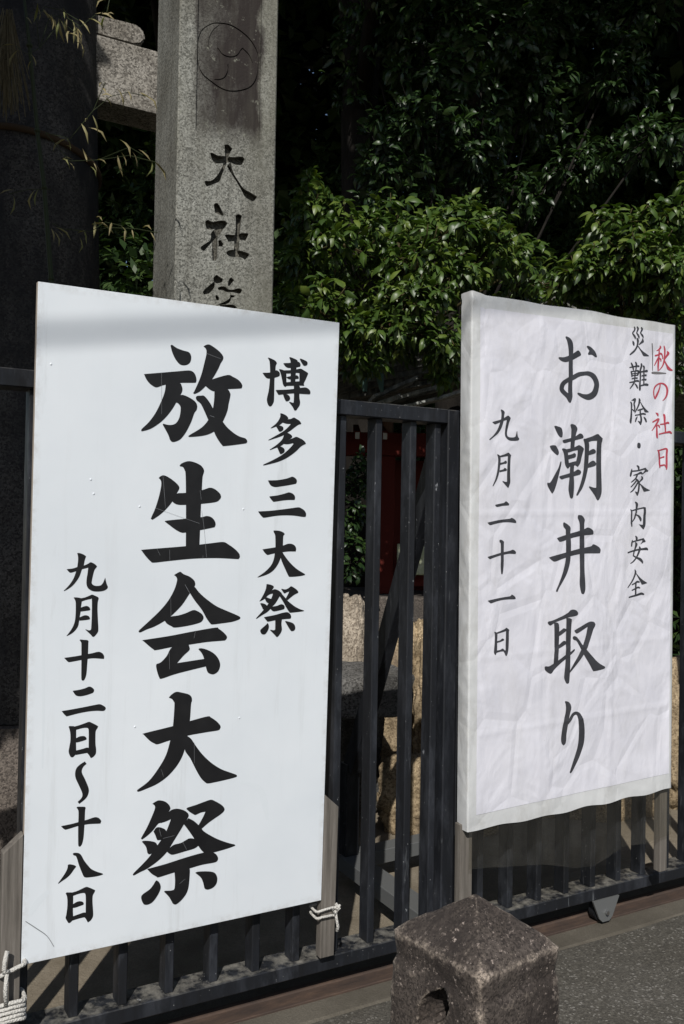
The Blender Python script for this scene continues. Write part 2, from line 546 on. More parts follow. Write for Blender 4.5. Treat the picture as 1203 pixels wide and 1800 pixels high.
# ------------------------------------------------------------------ brush letters
L1 = [('fang',[('p',[-896,7807,-849,7831,-701,7755,-503,7706,-361,7683,-290,7615,-270,7509,-301,7392,-378,7320,-491,7288,-598,7304,-696,7386,-778,7498,-852,7651]),
('p',[-1642,6934,-1043,7037,-710,7095,-345,7156,-216,7135,-136,7056,-95,6929,-107,6847,-158,6821,-616,6775,-1033,6686,-1245,6599,-1347,6611,-1472,6688,-1570,6798]),
('p',[-1006,6742,-617,6781,-523,6676,-509,6569,-551,6458,-671,6233,-817,5981,-1005,5740,-1194,5567,-1409,5421,-1638,5340,-1679,5359,-1653,5413,-1469,5602,-1285,5867,-1129,6198,-1027,6500]),
('p',[-660,6342,-550,6437,-437,6435,-265,6373,-113,6282,-50,6172,-66,6049,-132,5949,-216,5699,-350,5419,-486,5221,-596,5134,-749,5088,-835,5148,-895,5292,-1061,5562,-1042,5590,-917,5566,-778,5575,-667,5636,-587,5768,-550,5946,-554,6107,-627,6196,-698,6218]),
('p',[91,7888,162,7939,263,7961,411,7900,590,7787,697,7675,703,7579,630,7448,548,7261,381,6972,184,6750,16,6586,-140,6505,-184,6528,-129,6628,31,7022,134,7440,184,7691,166,7825]),
('p',[381,6966,847,7135,1027,7099,1210,7018,1322,6902,1325,6819,1263,6777,830,6719,538,6642,421,6630,302,6678,184,6763,209,6875]),
('p',[462,6705,830,6736,953,6621,962,6525,918,6300,880,6076,748,5762,601,5560,400,5410,141,5318,-246,5262,-289,5287,-233,5331,105,5556,301,5788,410,6042,459,6348]),
('p',[-99,6391,-67,6448,48,6468,158,6466,314,6309,421,6147,559,5943,748,5762,895,5606,1109,5452,1293,5363,1476,5320,1545,5249,1526,5192,1420,5158,838,5060,748,5085,641,5204,549,5336,471,5483,285,5814,177,6025,55,6235,-63,6321])]),
('sheng',[('p',[-1136,4049,-1069,4110,-973,4130,-817,4065,-646,3950,-536,3846,-519,3765,-581,3642,-714,3395,-876,3189,-1065,3011,-1282,2864,-1332,2895,-1299,2981,-1208,3196,-1108,3546,-1056,3843,-1071,3981]),
('p',[-714,3395,-608,3614,-326,3654,160,3745,405,3823,567,3784,718,3672,766,3568,710,3470,579,3403,143,3344,-316,3307,-543,3307,-656,3348]),
('p',[-907,2812,-866,2848,-304,2910,183,2963,328,2998,475,2968,581,2872,622,2762,595,2684,543,2662,166,2587,-292,2512,-391,2506,-492,2538,-635,2618]),
('p',[-528,4427,-464,4495,-282,4563,-95,4544,109,4460,205,4349,213,4267,177,4129,164,3772,150,3114,140,2098,-273,2057,-302,3214,-340,4137,-380,4312,-433,4391,-513,4406]),
('p',[-1577,2004,-1545,2020,-1038,2061,-280,2120,469,2203,867,2242,1033,2175,1248,2035,1388,1900,1418,1801,1378,1742,1317,1737,688,1770,-40,1758,-749,1699,-1206,1654,-1303,1693,-1444,1833])]),
('hui',[('p',[-602,1293,-499,1352,-415,1383,-314,1313,-140,1242,-8,1144,44,1047,27,951,-125,735,-344,414,-660,112,-866,-29,-1140,-166,-1358,-236,-1547,-313,-1597,-279,-1550,-222,-1310,-11,-987,286,-744,576,-584,870,-512,1113,-524,1222]),
('p',[-271,1026,7,952,162,783,372,598,702,366,974,239,1248,123,1448,31,1495,-16,1451,-68,1226,-129,897,-160,616,-179,541,-142,419,15,265,270,-6,609]),
('p',[-839,-16,-668,99,-449,126,-223,183,4,265,150,224,284,131,331,32,290,-63,190,-119,-126,-183,-524,-220,-638,-174,-767,-101]),
('p',[-1473,-539,-1432,-528,-686,-452,23,-354,707,-275,812,-313,965,-426,1073,-544,1075,-614,1032,-659,972,-673,469,-686,-81,-734,-592,-775,-1066,-838,-1149,-811,-1262,-724,-1375,-624]),
('p',[-579,-762,-110,-719,-73,-817,-82,-899,-244,-1040,-437,-1247,397,-1176,447,-1401,-87,-1490,-513,-1570,-889,-1666,-960,-1620,-1020,-1467,-1058,-1302,-1040,-1236,-917,-1190,-754,-1024]),
('p',[198,-882,256,-857,417,-894,626,-995,778,-1129,872,-1289,889,-1430,836,-1566,735,-1638,646,-1648,527,-1595,465,-1485,382,-1175,304,-1004])]),
('da',[('p',[-1379,-3209,-1331,-3181,-526,-3066,14,-2964,536,-2880,655,-2925,838,-3059,955,-3197,949,-3281,876,-3330,521,-3347,-60,-3388,-571,-3466,-933,-3542,-1045,-3508,-1187,-3412]),
('p',[-657,-2230,-581,-2149,-441,-2078,-270,-2114,-67,-2179,28,-2264,48,-2376,23,-2485,2,-2952,-59,-3415,-129,-3766,-214,-4005,-377,-4261,-625,-4505,-928,-4684,-1231,-4780,-1462,-4836,-1515,-4802,-1478,-4761,-1181,-4570,-913,-4251,-699,-3895,-584,-3498,-509,-3068,-481,-2469,-504,-2357,-563,-2276]),
('p',[-135,-3771,-59,-3402,59,-3497,211,-3721,423,-3995,697,-4264,1001,-4483,1276,-4615,1492,-4713,1539,-4761,1479,-4797,1162,-4836,863,-4860,627,-4871,537,-4832,385,-4673,232,-4417,47,-4063])]),
('ji',[('p',[-1057,-5240,-970,-5190,-859,-5165,-689,-5221,-574,-5319,-514,-5432,-540,-5510,-648,-5673,-784,-5817,-868,-5845,-1030,-6025,-1192,-6149,-1328,-6222,-1362,-6190,-1331,-6127,-1199,-5904,-1069,-5625,-978,-5393,-989,-5296]),
('p',[-798,-5834,-550,-5536,-370,-5480,-198,-5518,-52,-5595,38,-5691,35,-5787,-84,-5964,-180,-6115,-399,-6439,-590,-6711,-837,-6916,-1138,-7082,-1357,-7152,-1533,-7212,-1569,-7184,-1522,-7122,-1281,-6921,-1066,-6713,-824,-6398,-635,-6127,-490,-5765,-644,-5810]),
('p',[-1001,-6043,-920,-5946,-809,-5950,-666,-6026,-601,-6119,-519,-6228,-686,-6311,-854,-6317,-897,-6277,-942,-6161]),
('p',[-1332,-6284,-1285,-6264,-1105,-6298,-936,-6366,-864,-6474,-818,-6591,-1067,-6680,-1136,-6660,-1165,-6615,-1212,-6444]),
('p',[-31,-5528,17,-5494,263,-5453,495,-5402,715,-5365,851,-5423,1049,-5555,1152,-5669,1155,-5754,1058,-5839,867,-5938,662,-6048,446,-6198,354,-6072,480,-5867,563,-5697,416,-5704,257,-5748,183,-5712,64,-5625]),
('p',[-99,-5961,41,-5810,219,-5926,430,-6139,521,-6265,733,-6425,1007,-6595,1312,-6743,1513,-6821,1544,-6852,1484,-6879,1197,-6923,839,-6954,601,-6937,495,-6849,388,-6706,265,-6490,82,-6211]),
('p',[-591,-6683,-411,-6534,-169,-6504,-27,-6449,88,-6412,234,-6446,353,-6518,372,-6675,243,-6738,-46,-6774,-388,-6810,-503,-6766]),
('p',[-1152,-7101,-1097,-7089,-608,-7043,-155,-6977,307,-6921,630,-6908,838,-6949,961,-7054,1003,-7160,967,-7239,848,-7261,493,-7261,115,-7301,-344,-7337,-795,-7394,-880,-7359,-1023,-7252]),
('p',[-346,-7276,114,-7273,132,-7388,120,-7692,97,-7883,35,-8039,-90,-8181,-217,-8268,-288,-8285,-361,-8240,-421,-8132,-496,-8007,-636,-7843,-600,-7825,-443,-7849,-344,-7842,-320,-7778,-315,-7558]),
('p',[-863,-7472,-791,-7540,-743,-7658,-756,-7779,-836,-7928,-944,-8058,-1054,-8119,-1164,-8122,-1234,-8084,-1293,-7964,-1309,-7865,-1256,-7794,-1066,-7694,-958,-7577,-904,-7492]),
('p',[300,-7462,366,-7443,558,-7463,766,-7506,902,-7567,980,-7680,996,-7810,958,-7930,856,-8010,723,-8034,649,-8014,597,-7962,553,-7800,475,-7631])]),
('bo',[('p',[1977,7296,2004,7307,2221,7336,2375,7404,2437,7421,2501,7394,2542,7348,2544,7292,2522,7250,2382,7194,2211,7151,2126,7154,2054,7205]),
('p',[2132,7763,2160,7774,2270,7748,2381,7703,2430,7651,2431,7615,2402,7548,2396,7349,2375,7177,2378,6865,2379,6524,2360,6437,2316,6355,2262,6319,2215,6334,2166,6408,2142,6505,2152,6605,2192,6792,2215,7049,2221,7333,2199,7614,2178,7697]),
('p',[2651,7647,2682,7661,2888,7690,3127,7748,3209,7720,3235,7665,3221,7606,3085,7568,2902,7536,2798,7532,2717,7572]),
('p',[2843,7848,2883,7861,2996,7835,3093,7802,3135,7755,3101,7587,3082,7413,3072,7095,2912,7082,2906,7396,2891,7710,2869,7794]),
('p',[3023,7019,3192,7034,3243,6966,3225,6791,3233,6648,3258,6534,3245,6432,3192,6349,3138,6273,3090,6259,3057,6281,3014,6357,2881,6498,2905,6510,3010,6489,3036,6517,3040,6776]),
('p',[2512,7452,2546,7466,2674,7443,2755,7382,2772,7127,2784,6999,2757,6956,2706,6964,2656,7031,2620,7170,2566,7351]),
('p',[2674,7443,2896,7470,3103,7515,3247,7546,3346,7509,3478,7449,3502,7415,3466,7332,3421,7227,3368,7114,3382,7043,3354,7036,3200,7032,3209,7165,3200,7409,3075,7405,2756,7357]),
('p',[2760,7247,2902,7288,3077,7329,3142,7325,3184,7278,3177,7237,3081,7218,2889,7191,2825,7203]),
('p',[2765,7090,3212,7158,3367,7121,3346,7044,2769,6983]),
('p',[2426,6819,2449,6831,2773,6869,3027,6912,3267,6965,3429,6989,3528,6954,3588,6894,3601,6837,3575,6798,3518,6792,3225,6783,3032,6779,2745,6735,2541,6696,2500,6718]),
('p',[2666,6725,2745,6745,2858,6704,2908,6644,2907,6586,2864,6540,2800,6519,2760,6539,2718,6607]),
('p',[3197,7841,3229,7850,3335,7826,3442,7786,3471,7738,3454,7686,3398,7653,3341,7653,3299,7692,3240,7766])]),
('duo',[('p',[2599,6130,2630,6142,2734,6118,2832,6067,2879,6006,2835,5967,2695,5865,2572,5771,2432,5712,2305,5664,2295,5678,2337,5713,2460,5814,2551,5927,2602,6037]),
('p',[2695,5865,2835,5967,2962,5997,3057,6043,3138,6016,3254,5959,3321,5884,3306,5857,3226,5832,3115,5755,2974,5646,2849,5566,2724,5480,2521,5397,2242,5300,2229,5316,2287,5348,2503,5474,2689,5585,2829,5694,2968,5839,2808,5839]),
('p',[2478,5729,2572,5771,2683,5749,2720,5702,2711,5644,2664,5605,2610,5583,2570,5599,2528,5661]),
('p',[2755,5503,2849,5566,2946,5536,3012,5490,3029,5448,2951,5378,2827,5278,2749,5223,2625,5138,2484,5088,2298,5013,2285,5023,2328,5058,2497,5174,2620,5281,2696,5371]),
('p',[2749,5223,2951,5371,3062,5421,3157,5462,3272,5433,3404,5375,3488,5300,3497,5264,3409,5223,3314,5160,3173,5023,3000,4891,2812,4775,2593,4679,2343,4603,2111,4546,2087,4560,2125,4587,2387,4712,2681,4876,2867,5022,2991,5143,3069,5234,3059,5265,2956,5235,2845,5219]),
('p',[2531,5105,2625,5138,2721,5114,2778,5060,2780,4996,2734,4943,2664,4911,2632,4924,2582,5007])]),
('san',[('p',[2263,4090,2281,4100,2548,4117,2737,4147,2896,4184,3006,4224,3078,4241,3152,4215,3218,4160,3233,4102,3214,4044,3182,4024,2967,3978,2713,3934,2539,3907,2429,3918,2349,3958,2299,4027]),
('p',[2321,3611,2344,3623,2564,3654,2752,3698,2910,3745,2982,3760,3088,3732,3162,3673,3189,3601,3175,3543,3151,3531,2982,3527,2759,3504,2491,3461,2443,3475,2370,3545]),
('p',[1970,3152,1993,3162,2343,3186,2736,3233,3055,3277,3296,3311,3394,3290,3511,3223,3576,3137,3582,3057,3559,3025,3469,3019,3192,3051,2902,3058,2616,3042,2396,3010,2178,2975,2123,2988,2043,3061])]),
('da',[('p',[2152,2016,2170,2026,2569,2083,2837,2140,2964,2184,3076,2194,3173,2169,3248,2111,3278,2038,3269,1966,3246,1953,3036,1953,2828,1934,2543,1896,2340,1853,2293,1862,2212,1934]),
('p',[2492,2580,2512,2592,2599,2592,2711,2579,2824,2537,2873,2486,2858,2458,2828,2414,2824,2147,2813,1917,2755,1744,2696,1601,2590,1444,2452,1323,2266,1240,2034,1180,2015,1192,2064,1222,2262,1355,2430,1517,2519,1688,2556,1889,2572,2090,2558,2391,2540,2477,2506,2534]),
('p',[2762,1758,2820,1931,2879,1844,3013,1684,3163,1538,3346,1398,3579,1270,3613,1240,3589,1219,3418,1191,3224,1177,3078,1179,3045,1206,2960,1352])]),
('ji',[('p',[2315,959,2338,970,2449,951,2545,908,2565,872,2532,822,2471,752,2380,640,2274,528,2120,454,2101,464,2149,532,2238,686,2296,828]),
('p',[2319,584,2471,752,2548,800,2611,809,2724,767,2822,693,2831,664,2777,600,2641,388,2534,283,2458,199,2351,110,2197,30,2021,-71,2000,-55,2057,7,2208,158,2344,311,2479,515,2537,678,2427,653]),
('p',[2274,528,2328,569,2415,538,2495,507,2529,420,2404,392,2340,419,2299,477]),
('p',[2123,390,2153,400,2248,383,2327,340,2361,282,2316,219,2238,207,2214,222,2172,302]),
('p',[2810,809,2834,815,2947,795,3042,825,3136,892,3218,857,3334,781,3394,714,3387,678,3307,644,3195,581,3038,462,2972,515,3048,651,3085,729,3014,709,2935,675,2894,698]),
('p',[2770,586,2831,664,2972,522,3039,448,3155,357,3287,265,3453,180,3602,130,3611,115,3570,102,3358,85,3148,75,3107,97,2997,246,2896,409]),
('p',[2473,213,2534,279,2676,300,2770,333,2842,345,2915,314,2946,255,2927,198,2840,172,2618,136,2538,154]),
('p',[2264,-33,2292,-23,2622,25,2843,75,3018,97,3100,68,3158,8,3177,-58,3154,-108,2865,-119,2627,-138,2407,-168,2351,-134]),
('p',[2640,-131,2865,-111,2854,-256,2875,-416,2854,-502,2786,-600,2732,-648,2692,-641,2634,-578,2476,-429,2494,-420,2590,-439,2634,-427,2645,-391]),
('p',[2385,-210,2418,-251,2436,-324,2415,-409,2363,-500,2310,-545,2255,-551,2199,-528,2158,-469,2152,-419,2194,-371,2316,-276]),
('p',[2972,-181,2995,-175,3109,-201,3240,-250,3307,-319,3330,-400,3312,-458,3264,-489,3208,-492,3175,-473,3099,-375])]),
('jiu',[('p',[-3356,1925,-3333,1936,-3270,1928,-3179,1891,-3112,1843,-3132,1791,-3150,1721,-3172,1592,-3220,1476,-3279,1297,-3364,1157,-3462,1043,-3561,968,-3672,907,-3688,920,-3636,970,-3527,1096,-3442,1235,-3383,1401,-3346,1555,-3328,1735,-3334,1851]),
('p',[-3625,1497,-3600,1502,-3462,1518,-3336,1555,-3172,1592,-3058,1640,-2995,1680,-2930,1664,-2851,1614,-2808,1562,-2836,1523,-2879,1459,-2914,1317,-2937,1187,-2941,1109,-2901,1057,-2836,1032,-2745,1030,-2681,1052,-2630,1116,-2594,1207,-2575,1256,-2553,1154,-2524,1062,-2496,996,-2515,944,-2572,903,-2663,879,-2780,872,-2897,885,-2988,929,-3054,995,-3084,1087,-3085,1216,-3064,1371,-3049,1532,-3207,1495,-3384,1437,-3509,1403,-3560,1423])]),
('yue',[('p',[-3419,721,-3398,730,-3315,725,-3226,706,-3198,621,-3219,441,-3222,338,-3244,184,-3260,55,-3282,-60,-3355,-173,-3455,-258,-3573,-314,-3582,-303,-3531,-242,-3433,-92,-3374,73,-3357,266,-3357,472,-3370,627]),
('p',[-3238,700,-3111,722,-3009,761,-2927,792,-2855,767,-2763,719,-2741,679,-2762,582,-2765,400,-2747,112,-2727,-175,-2744,-253,-2788,-316,-2838,-366,-2883,-366,-2930,-309,-3082,-162,-3069,-155,-2985,-187,-2940,-176,-2925,-127,-2918,223,-2927,652,-2956,673,-3084,650,-3210,609]),
('p',[-3231,442,-3130,477,-3054,485,-2988,446,-2964,394,-2980,366,-3076,352,-3229,338]),
('p',[-3250,178,-3149,222,-3073,232,-2995,200,-2968,147,-2973,115,-3069,102,-3248,91])]),
('shi',[('p',[-3627,-907,-3608,-901,-3325,-877,-3070,-844,-2865,-817,-2736,-792,-2658,-803,-2585,-853,-2547,-927,-2551,-979,-2574,-995,-2835,-963,-3003,-971,-3258,-1001,-3473,-1027,-3524,-1017,-3582,-961]),
('p',[-3229,-443,-3209,-426,-3132,-437,-3029,-450,-2987,-478,-2991,-556,-2992,-816,-3006,-1101,-3017,-1334,-3035,-1450,-3078,-1545,-3116,-1559,-3149,-1533,-3160,-1428,-3167,-1065,-3180,-559,-3194,-500])]),
('er',[('p',[-3379,-1826,-3358,-1815,-3199,-1802,-3046,-1771,-2944,-1736,-2866,-1762,-2811,-1815,-2799,-1862,-2824,-1912,-2862,-1929,-2990,-1964,-3143,-1985,-3246,-1972,-3311,-1931]),
('p',[-3656,-2353,-3635,-2344,-3351,-2320,-3033,-2286,-2776,-2256,-2646,-2246,-2567,-2277,-2486,-2333,-2464,-2378,-2490,-2428,-2549,-2444,-2706,-2424,-2901,-2421,-3132,-2440,-3347,-2472,-3511,-2502,-3543,-2489,-3601,-2429])]),
('ri',[('p',[-3464,-2793,-3448,-2777,-3391,-2780,-3301,-2803,-3260,-2904,-3254,-3242,-3246,-3464,-3256,-3566,-3293,-3614,-3331,-3641,-3369,-3637,-3408,-3595,-3446,-3480,-3433,-3352,-3408,-3174,-3417,-2966,-3446,-2847]),
('p',[-3314,-2801,-3174,-2776,-3034,-2738,-2919,-2710,-2841,-2743,-2735,-2806,-2662,-2856,-2681,-2909,-2724,-2984,-2729,-3141,-2721,-3351,-2702,-3485,-2704,-3603,-2752,-3676,-2815,-3716,-2848,-3709,-2882,-3648,-2942,-3569,-2911,-3527,-2911,-3279,-2918,-2990,-2934,-2897,-2980,-2869,-3095,-2868,-3267,-2897]),
('p',[-3267,-3130,-3166,-3089,-3090,-3084,-3025,-3097,-2979,-3141,-2972,-3174,-2990,-3198,-3086,-3223,-3213,-3244,-3265,-3238]),
('p',[-3259,-3465,-3080,-3440,-2952,-3415,-2900,-3437,-2897,-3561,-3077,-3574,-3256,-3586])]),
('wave',[('p',[-3001,-3794,-2951,-3868,-3017,-3916,-3060,-3976,-3078,-4046,-3063,-4126,-2995,-4265,-2906,-4473,-2873,-4582,-2875,-4673,-2917,-4786,-3005,-4872,-3125,-4950,-3169,-4888,-3096,-4826,-3053,-4767,-3046,-4690,-3076,-4594,-3158,-4414,-3232,-4248,-3257,-4141,-3251,-4025,-3209,-3932,-3121,-3858])]),
('shi',[('p',[-3593,-5501,-3575,-5490,-3347,-5477,-3131,-5451,-2900,-5420,-2771,-5393,-2668,-5383,-2588,-5414,-2528,-5475,-2507,-5525,-2525,-5579,-2558,-5582,-2819,-5553,-2974,-5553,-3154,-5562,-3306,-5587,-3458,-5609,-3503,-5596,-3561,-5542]),
('p',[-3195,-5045,-3168,-5023,-3078,-5033,-2974,-5053,-2948,-5088,-2959,-5162,-2963,-5398,-2971,-5685,-2984,-5918,-3013,-6058,-3050,-6124,-3081,-6138,-3114,-6114,-3127,-6000,-3138,-5580,-3135,-5320,-3142,-5149,-3166,-5087])]),
('ba',[('p',[-3390,-6589,-3337,-6582,-3245,-6614,-3175,-6657,-3166,-6687,-3211,-6734,-3300,-6852,-3404,-6942,-3524,-7007,-3628,-7065,-3641,-7052,-3585,-6980,-3468,-6822,-3403,-6693]),
('p',[-3265,-6313,-3238,-6286,-3145,-6298,-3075,-6334,-3019,-6406,-2954,-6535,-2858,-6678,-2745,-6816,-2601,-6913,-2458,-6983,-2413,-7013,-2449,-7035,-2598,-7048,-2770,-7041,-2895,-7026,-2950,-6985,-3008,-6857,-3091,-6638,-3141,-6472,-3182,-6379,-3236,-6354])]),
('ri',[('p',[-3427,-7368,-3402,-7346,-3333,-7359,-3256,-7380,-3223,-7477,-3220,-7870,-3212,-8037,-3229,-8151,-3273,-8197,-3311,-8210,-3342,-8191,-3382,-8120,-3415,-8043,-3397,-7960,-3376,-7761,-3376,-7589,-3391,-7461]),
('p',[-3271,-7374,-3134,-7361,-2996,-7323,-2873,-7291,-2778,-7332,-2683,-7390,-2622,-7433,-2641,-7485,-2686,-7571,-2689,-7737,-2671,-7947,-2661,-8092,-2670,-8170,-2723,-8254,-2792,-8294,-2816,-8275,-2865,-8178,-2913,-8121,-2875,-8081,-2873,-7860,-2881,-7558,-2907,-7466,-2962,-7445,-3085,-7448,-3230,-7476]),
('p',[-3225,-7704,-3126,-7661,-3034,-7658,-2955,-7694,-2931,-7738,-2938,-7776,-3045,-7795,-3153,-7813,-3222,-7807]),
('p',[-3224,-8042,-3055,-8013,-2917,-7994,-2861,-8020,-2859,-8132,-3037,-8135,-3236,-8158])])]
L1T = [('scratch',[('r',[-1225,3202,-1224,3198,-1106,3161,-936,3108,-745,3048,-562,2990,-379,2932,-183,2870,-8,2814,115,2775,119,2777,118,2782,-6,2821,-181,2876,-377,2937,-561,2995,-743,3053,-934,3113,-1104,3168,-1221,3205])]),
('scratch',[('r',[-1014,4114,-1017,4112,-1009,4036,-998,3928,-985,3805,-972,3684,-958,3556,-942,3416,-928,3290,-918,3202,-915,3200,-913,3202,-922,3290,-936,3417,-950,3557,-964,3685,-977,3806,-991,3929,-1002,4037,-1011,4112])]),
('scratch',[('r',[177,3144,175,3141,190,3055,212,2932,238,2784,262,2620,289,2416,317,2175,343,1950,361,1794,365,1792,368,1794,350,1950,325,2175,296,2417,270,2621,245,2785,220,2933,197,3056,181,3142])]),
('scratch',[('r',[107,3740,104,3737,113,3683,126,3603,139,3524,147,3470,151,3468,154,3471,145,3525,132,3604,119,3684,111,3738])]),
('scratch',[('r',[-758,2020,-761,2018,-758,1957,-754,1869,-750,1781,-747,1720,-744,1718,-741,1720,-744,1781,-748,1869,-752,1957,-755,2018])]),
('scratch',[('r',[-1135,2061,-1137,2058,-1116,2017,-1086,1957,-1056,1897,-1035,1856,-1031,1855,-1029,1858,-1050,1899,-1081,1959,-1112,2019,-1133,2060])]),
('scratch',[('r',[-272,1015,-274,1011,-259,985,-237,949,-213,908,-191,871,-169,836,-147,801,-127,769,-114,747,-110,747,-108,750,-121,773,-139,805,-161,841,-181,876,-204,913,-229,953,-251,989,-267,1014])]),
('scratch',[('r',[-684,630,-686,628,-682,523,-676,370,-670,217,-666,112,-663,110,-660,112,-664,217,-671,370,-677,523,-681,628])]),
('scratch',[('r',[-687,-916,-690,-919,-684,-1018,-676,-1164,-667,-1310,-661,-1410,-658,-1413,-655,-1410,-661,-1310,-669,-1164,-678,-1019,-684,-919])]),
('scratch',[('r',[95,-328,92,-330,83,-374,70,-439,58,-503,49,-548,51,-551,55,-549,64,-505,76,-440,88,-375,97,-331])]),
('scratch',[('r',[-1139,7025,-1142,7023,-1135,6785,-1124,6438,-1113,6091,-1106,5853,-1102,5851,-1100,5854,-1107,6091,-1118,6439,-1129,6786,-1136,7023])]),
('scratch',[('r',[337,5914,339,5909,366,5903,405,5893,444,5883,471,5876,477,5881,475,5887,448,5893,408,5902,369,5912,342,5918])]),
('scratch',[('r',[196,7693,197,7688,284,7667,410,7635,538,7604,625,7582,628,7584,627,7588,540,7610,413,7642,286,7674,200,7696])]),
('scratch',[('r',[149,-3601,147,-3603,151,-3727,158,-3909,165,-4091,170,-4216,173,-4218,176,-4216,171,-4092,164,-3910,157,-3728,151,-3603])]),
('scratch',[('r',[-829,-4259,-831,-4262,-816,-4308,-793,-4375,-771,-4443,-755,-4489,-751,-4491,-749,-4488,-765,-4442,-788,-4374,-811,-4307,-827,-4261])]),
('scratch',[('r',[-836,-5983,-839,-5987,-827,-6033,-808,-6101,-789,-6169,-777,-6215,-772,-6218,-769,-6215,-782,-6168,-800,-6100,-819,-6033,-832,-5986])]),
('scratch',[('r',[-718,-6285,-714,-6288,-645,-6282,-545,-6274,-444,-6265,-375,-6259,-374,-6255,-377,-6253,-446,-6258,-547,-6267,-647,-6275,-716,-6281])]),
('scratch',[('r',[-179,-7695,-175,-7696,-140,-7674,-90,-7642,-40,-7610,-5,-7588,-5,-7584,-9,-7583,-44,-7605,-94,-7637,-144,-7669,-179,-7691])]),
('scratch',[('r',[-113,-6483,-115,-6486,-90,-6535,-54,-6607,-17,-6679,8,-6728,12,-6730,13,-6726,-12,-6677,-48,-6605,-84,-6534,-109,-6485])])]
L1M = [('smudge',[('r',[1656,-4961,1683,-5014,1791,-5061,1946,-5127,2100,-5204,2202,-5279,2251,-5355,2286,-5451,2317,-5567,2354,-5690,2402,-5828,2452,-5981,2498,-6122,2530,-6221,2584,-6258,2624,-6223,2620,-6124,2615,-5982,2602,-5821,2575,-5674,2540,-5546,2496,-5415,2427,-5282,2318,-5160,2159,-5070,1978,-5008,1813,-4964,1702,-4933])]),
('smudge',[('r',[-4374,-7800,-4305,-7803,-4266,-7755,-4212,-7686,-4151,-7611,-4095,-7544,-4034,-7477,-3964,-7403,-3899,-7335,-3853,-7287,-3861,-7212,-3932,-7188,-3988,-7223,-4069,-7273,-4157,-7335,-4233,-7404,-4291,-7489,-4339,-7583,-4376,-7668,-4401,-7726])]),
('smudge',[('r',[-4240,772,-4261,754,-4248,343,-4228,-247,-4208,-909,-4190,-1537,-4177,-2165,-4165,-2830,-4156,-3424,-4149,-3839,-4126,-3860,-4104,-3845,-4104,-3431,-4104,-2837,-4107,-2172,-4116,-1542,-4138,-913,-4167,-249,-4197,342,-4217,753])])]
L1D = [('mark',[('r',[-4473,-7916,-4471,-7929,-4422,-7973,-4350,-8037,-4270,-8108,-4193,-8177,-4120,-8241,-4045,-8304,-3974,-8370,-3910,-8439,-3852,-8524,-3797,-8619,-3751,-8707,-3718,-8768,-3708,-8772,-3704,-8762,-3736,-8701,-3782,-8613,-3837,-8516,-3896,-8428,-3961,-8355,-4033,-8287,-4108,-8223,-4180,-8159,-4257,-8091,-4339,-8020,-4411,-7958,-4461,-7914])])]
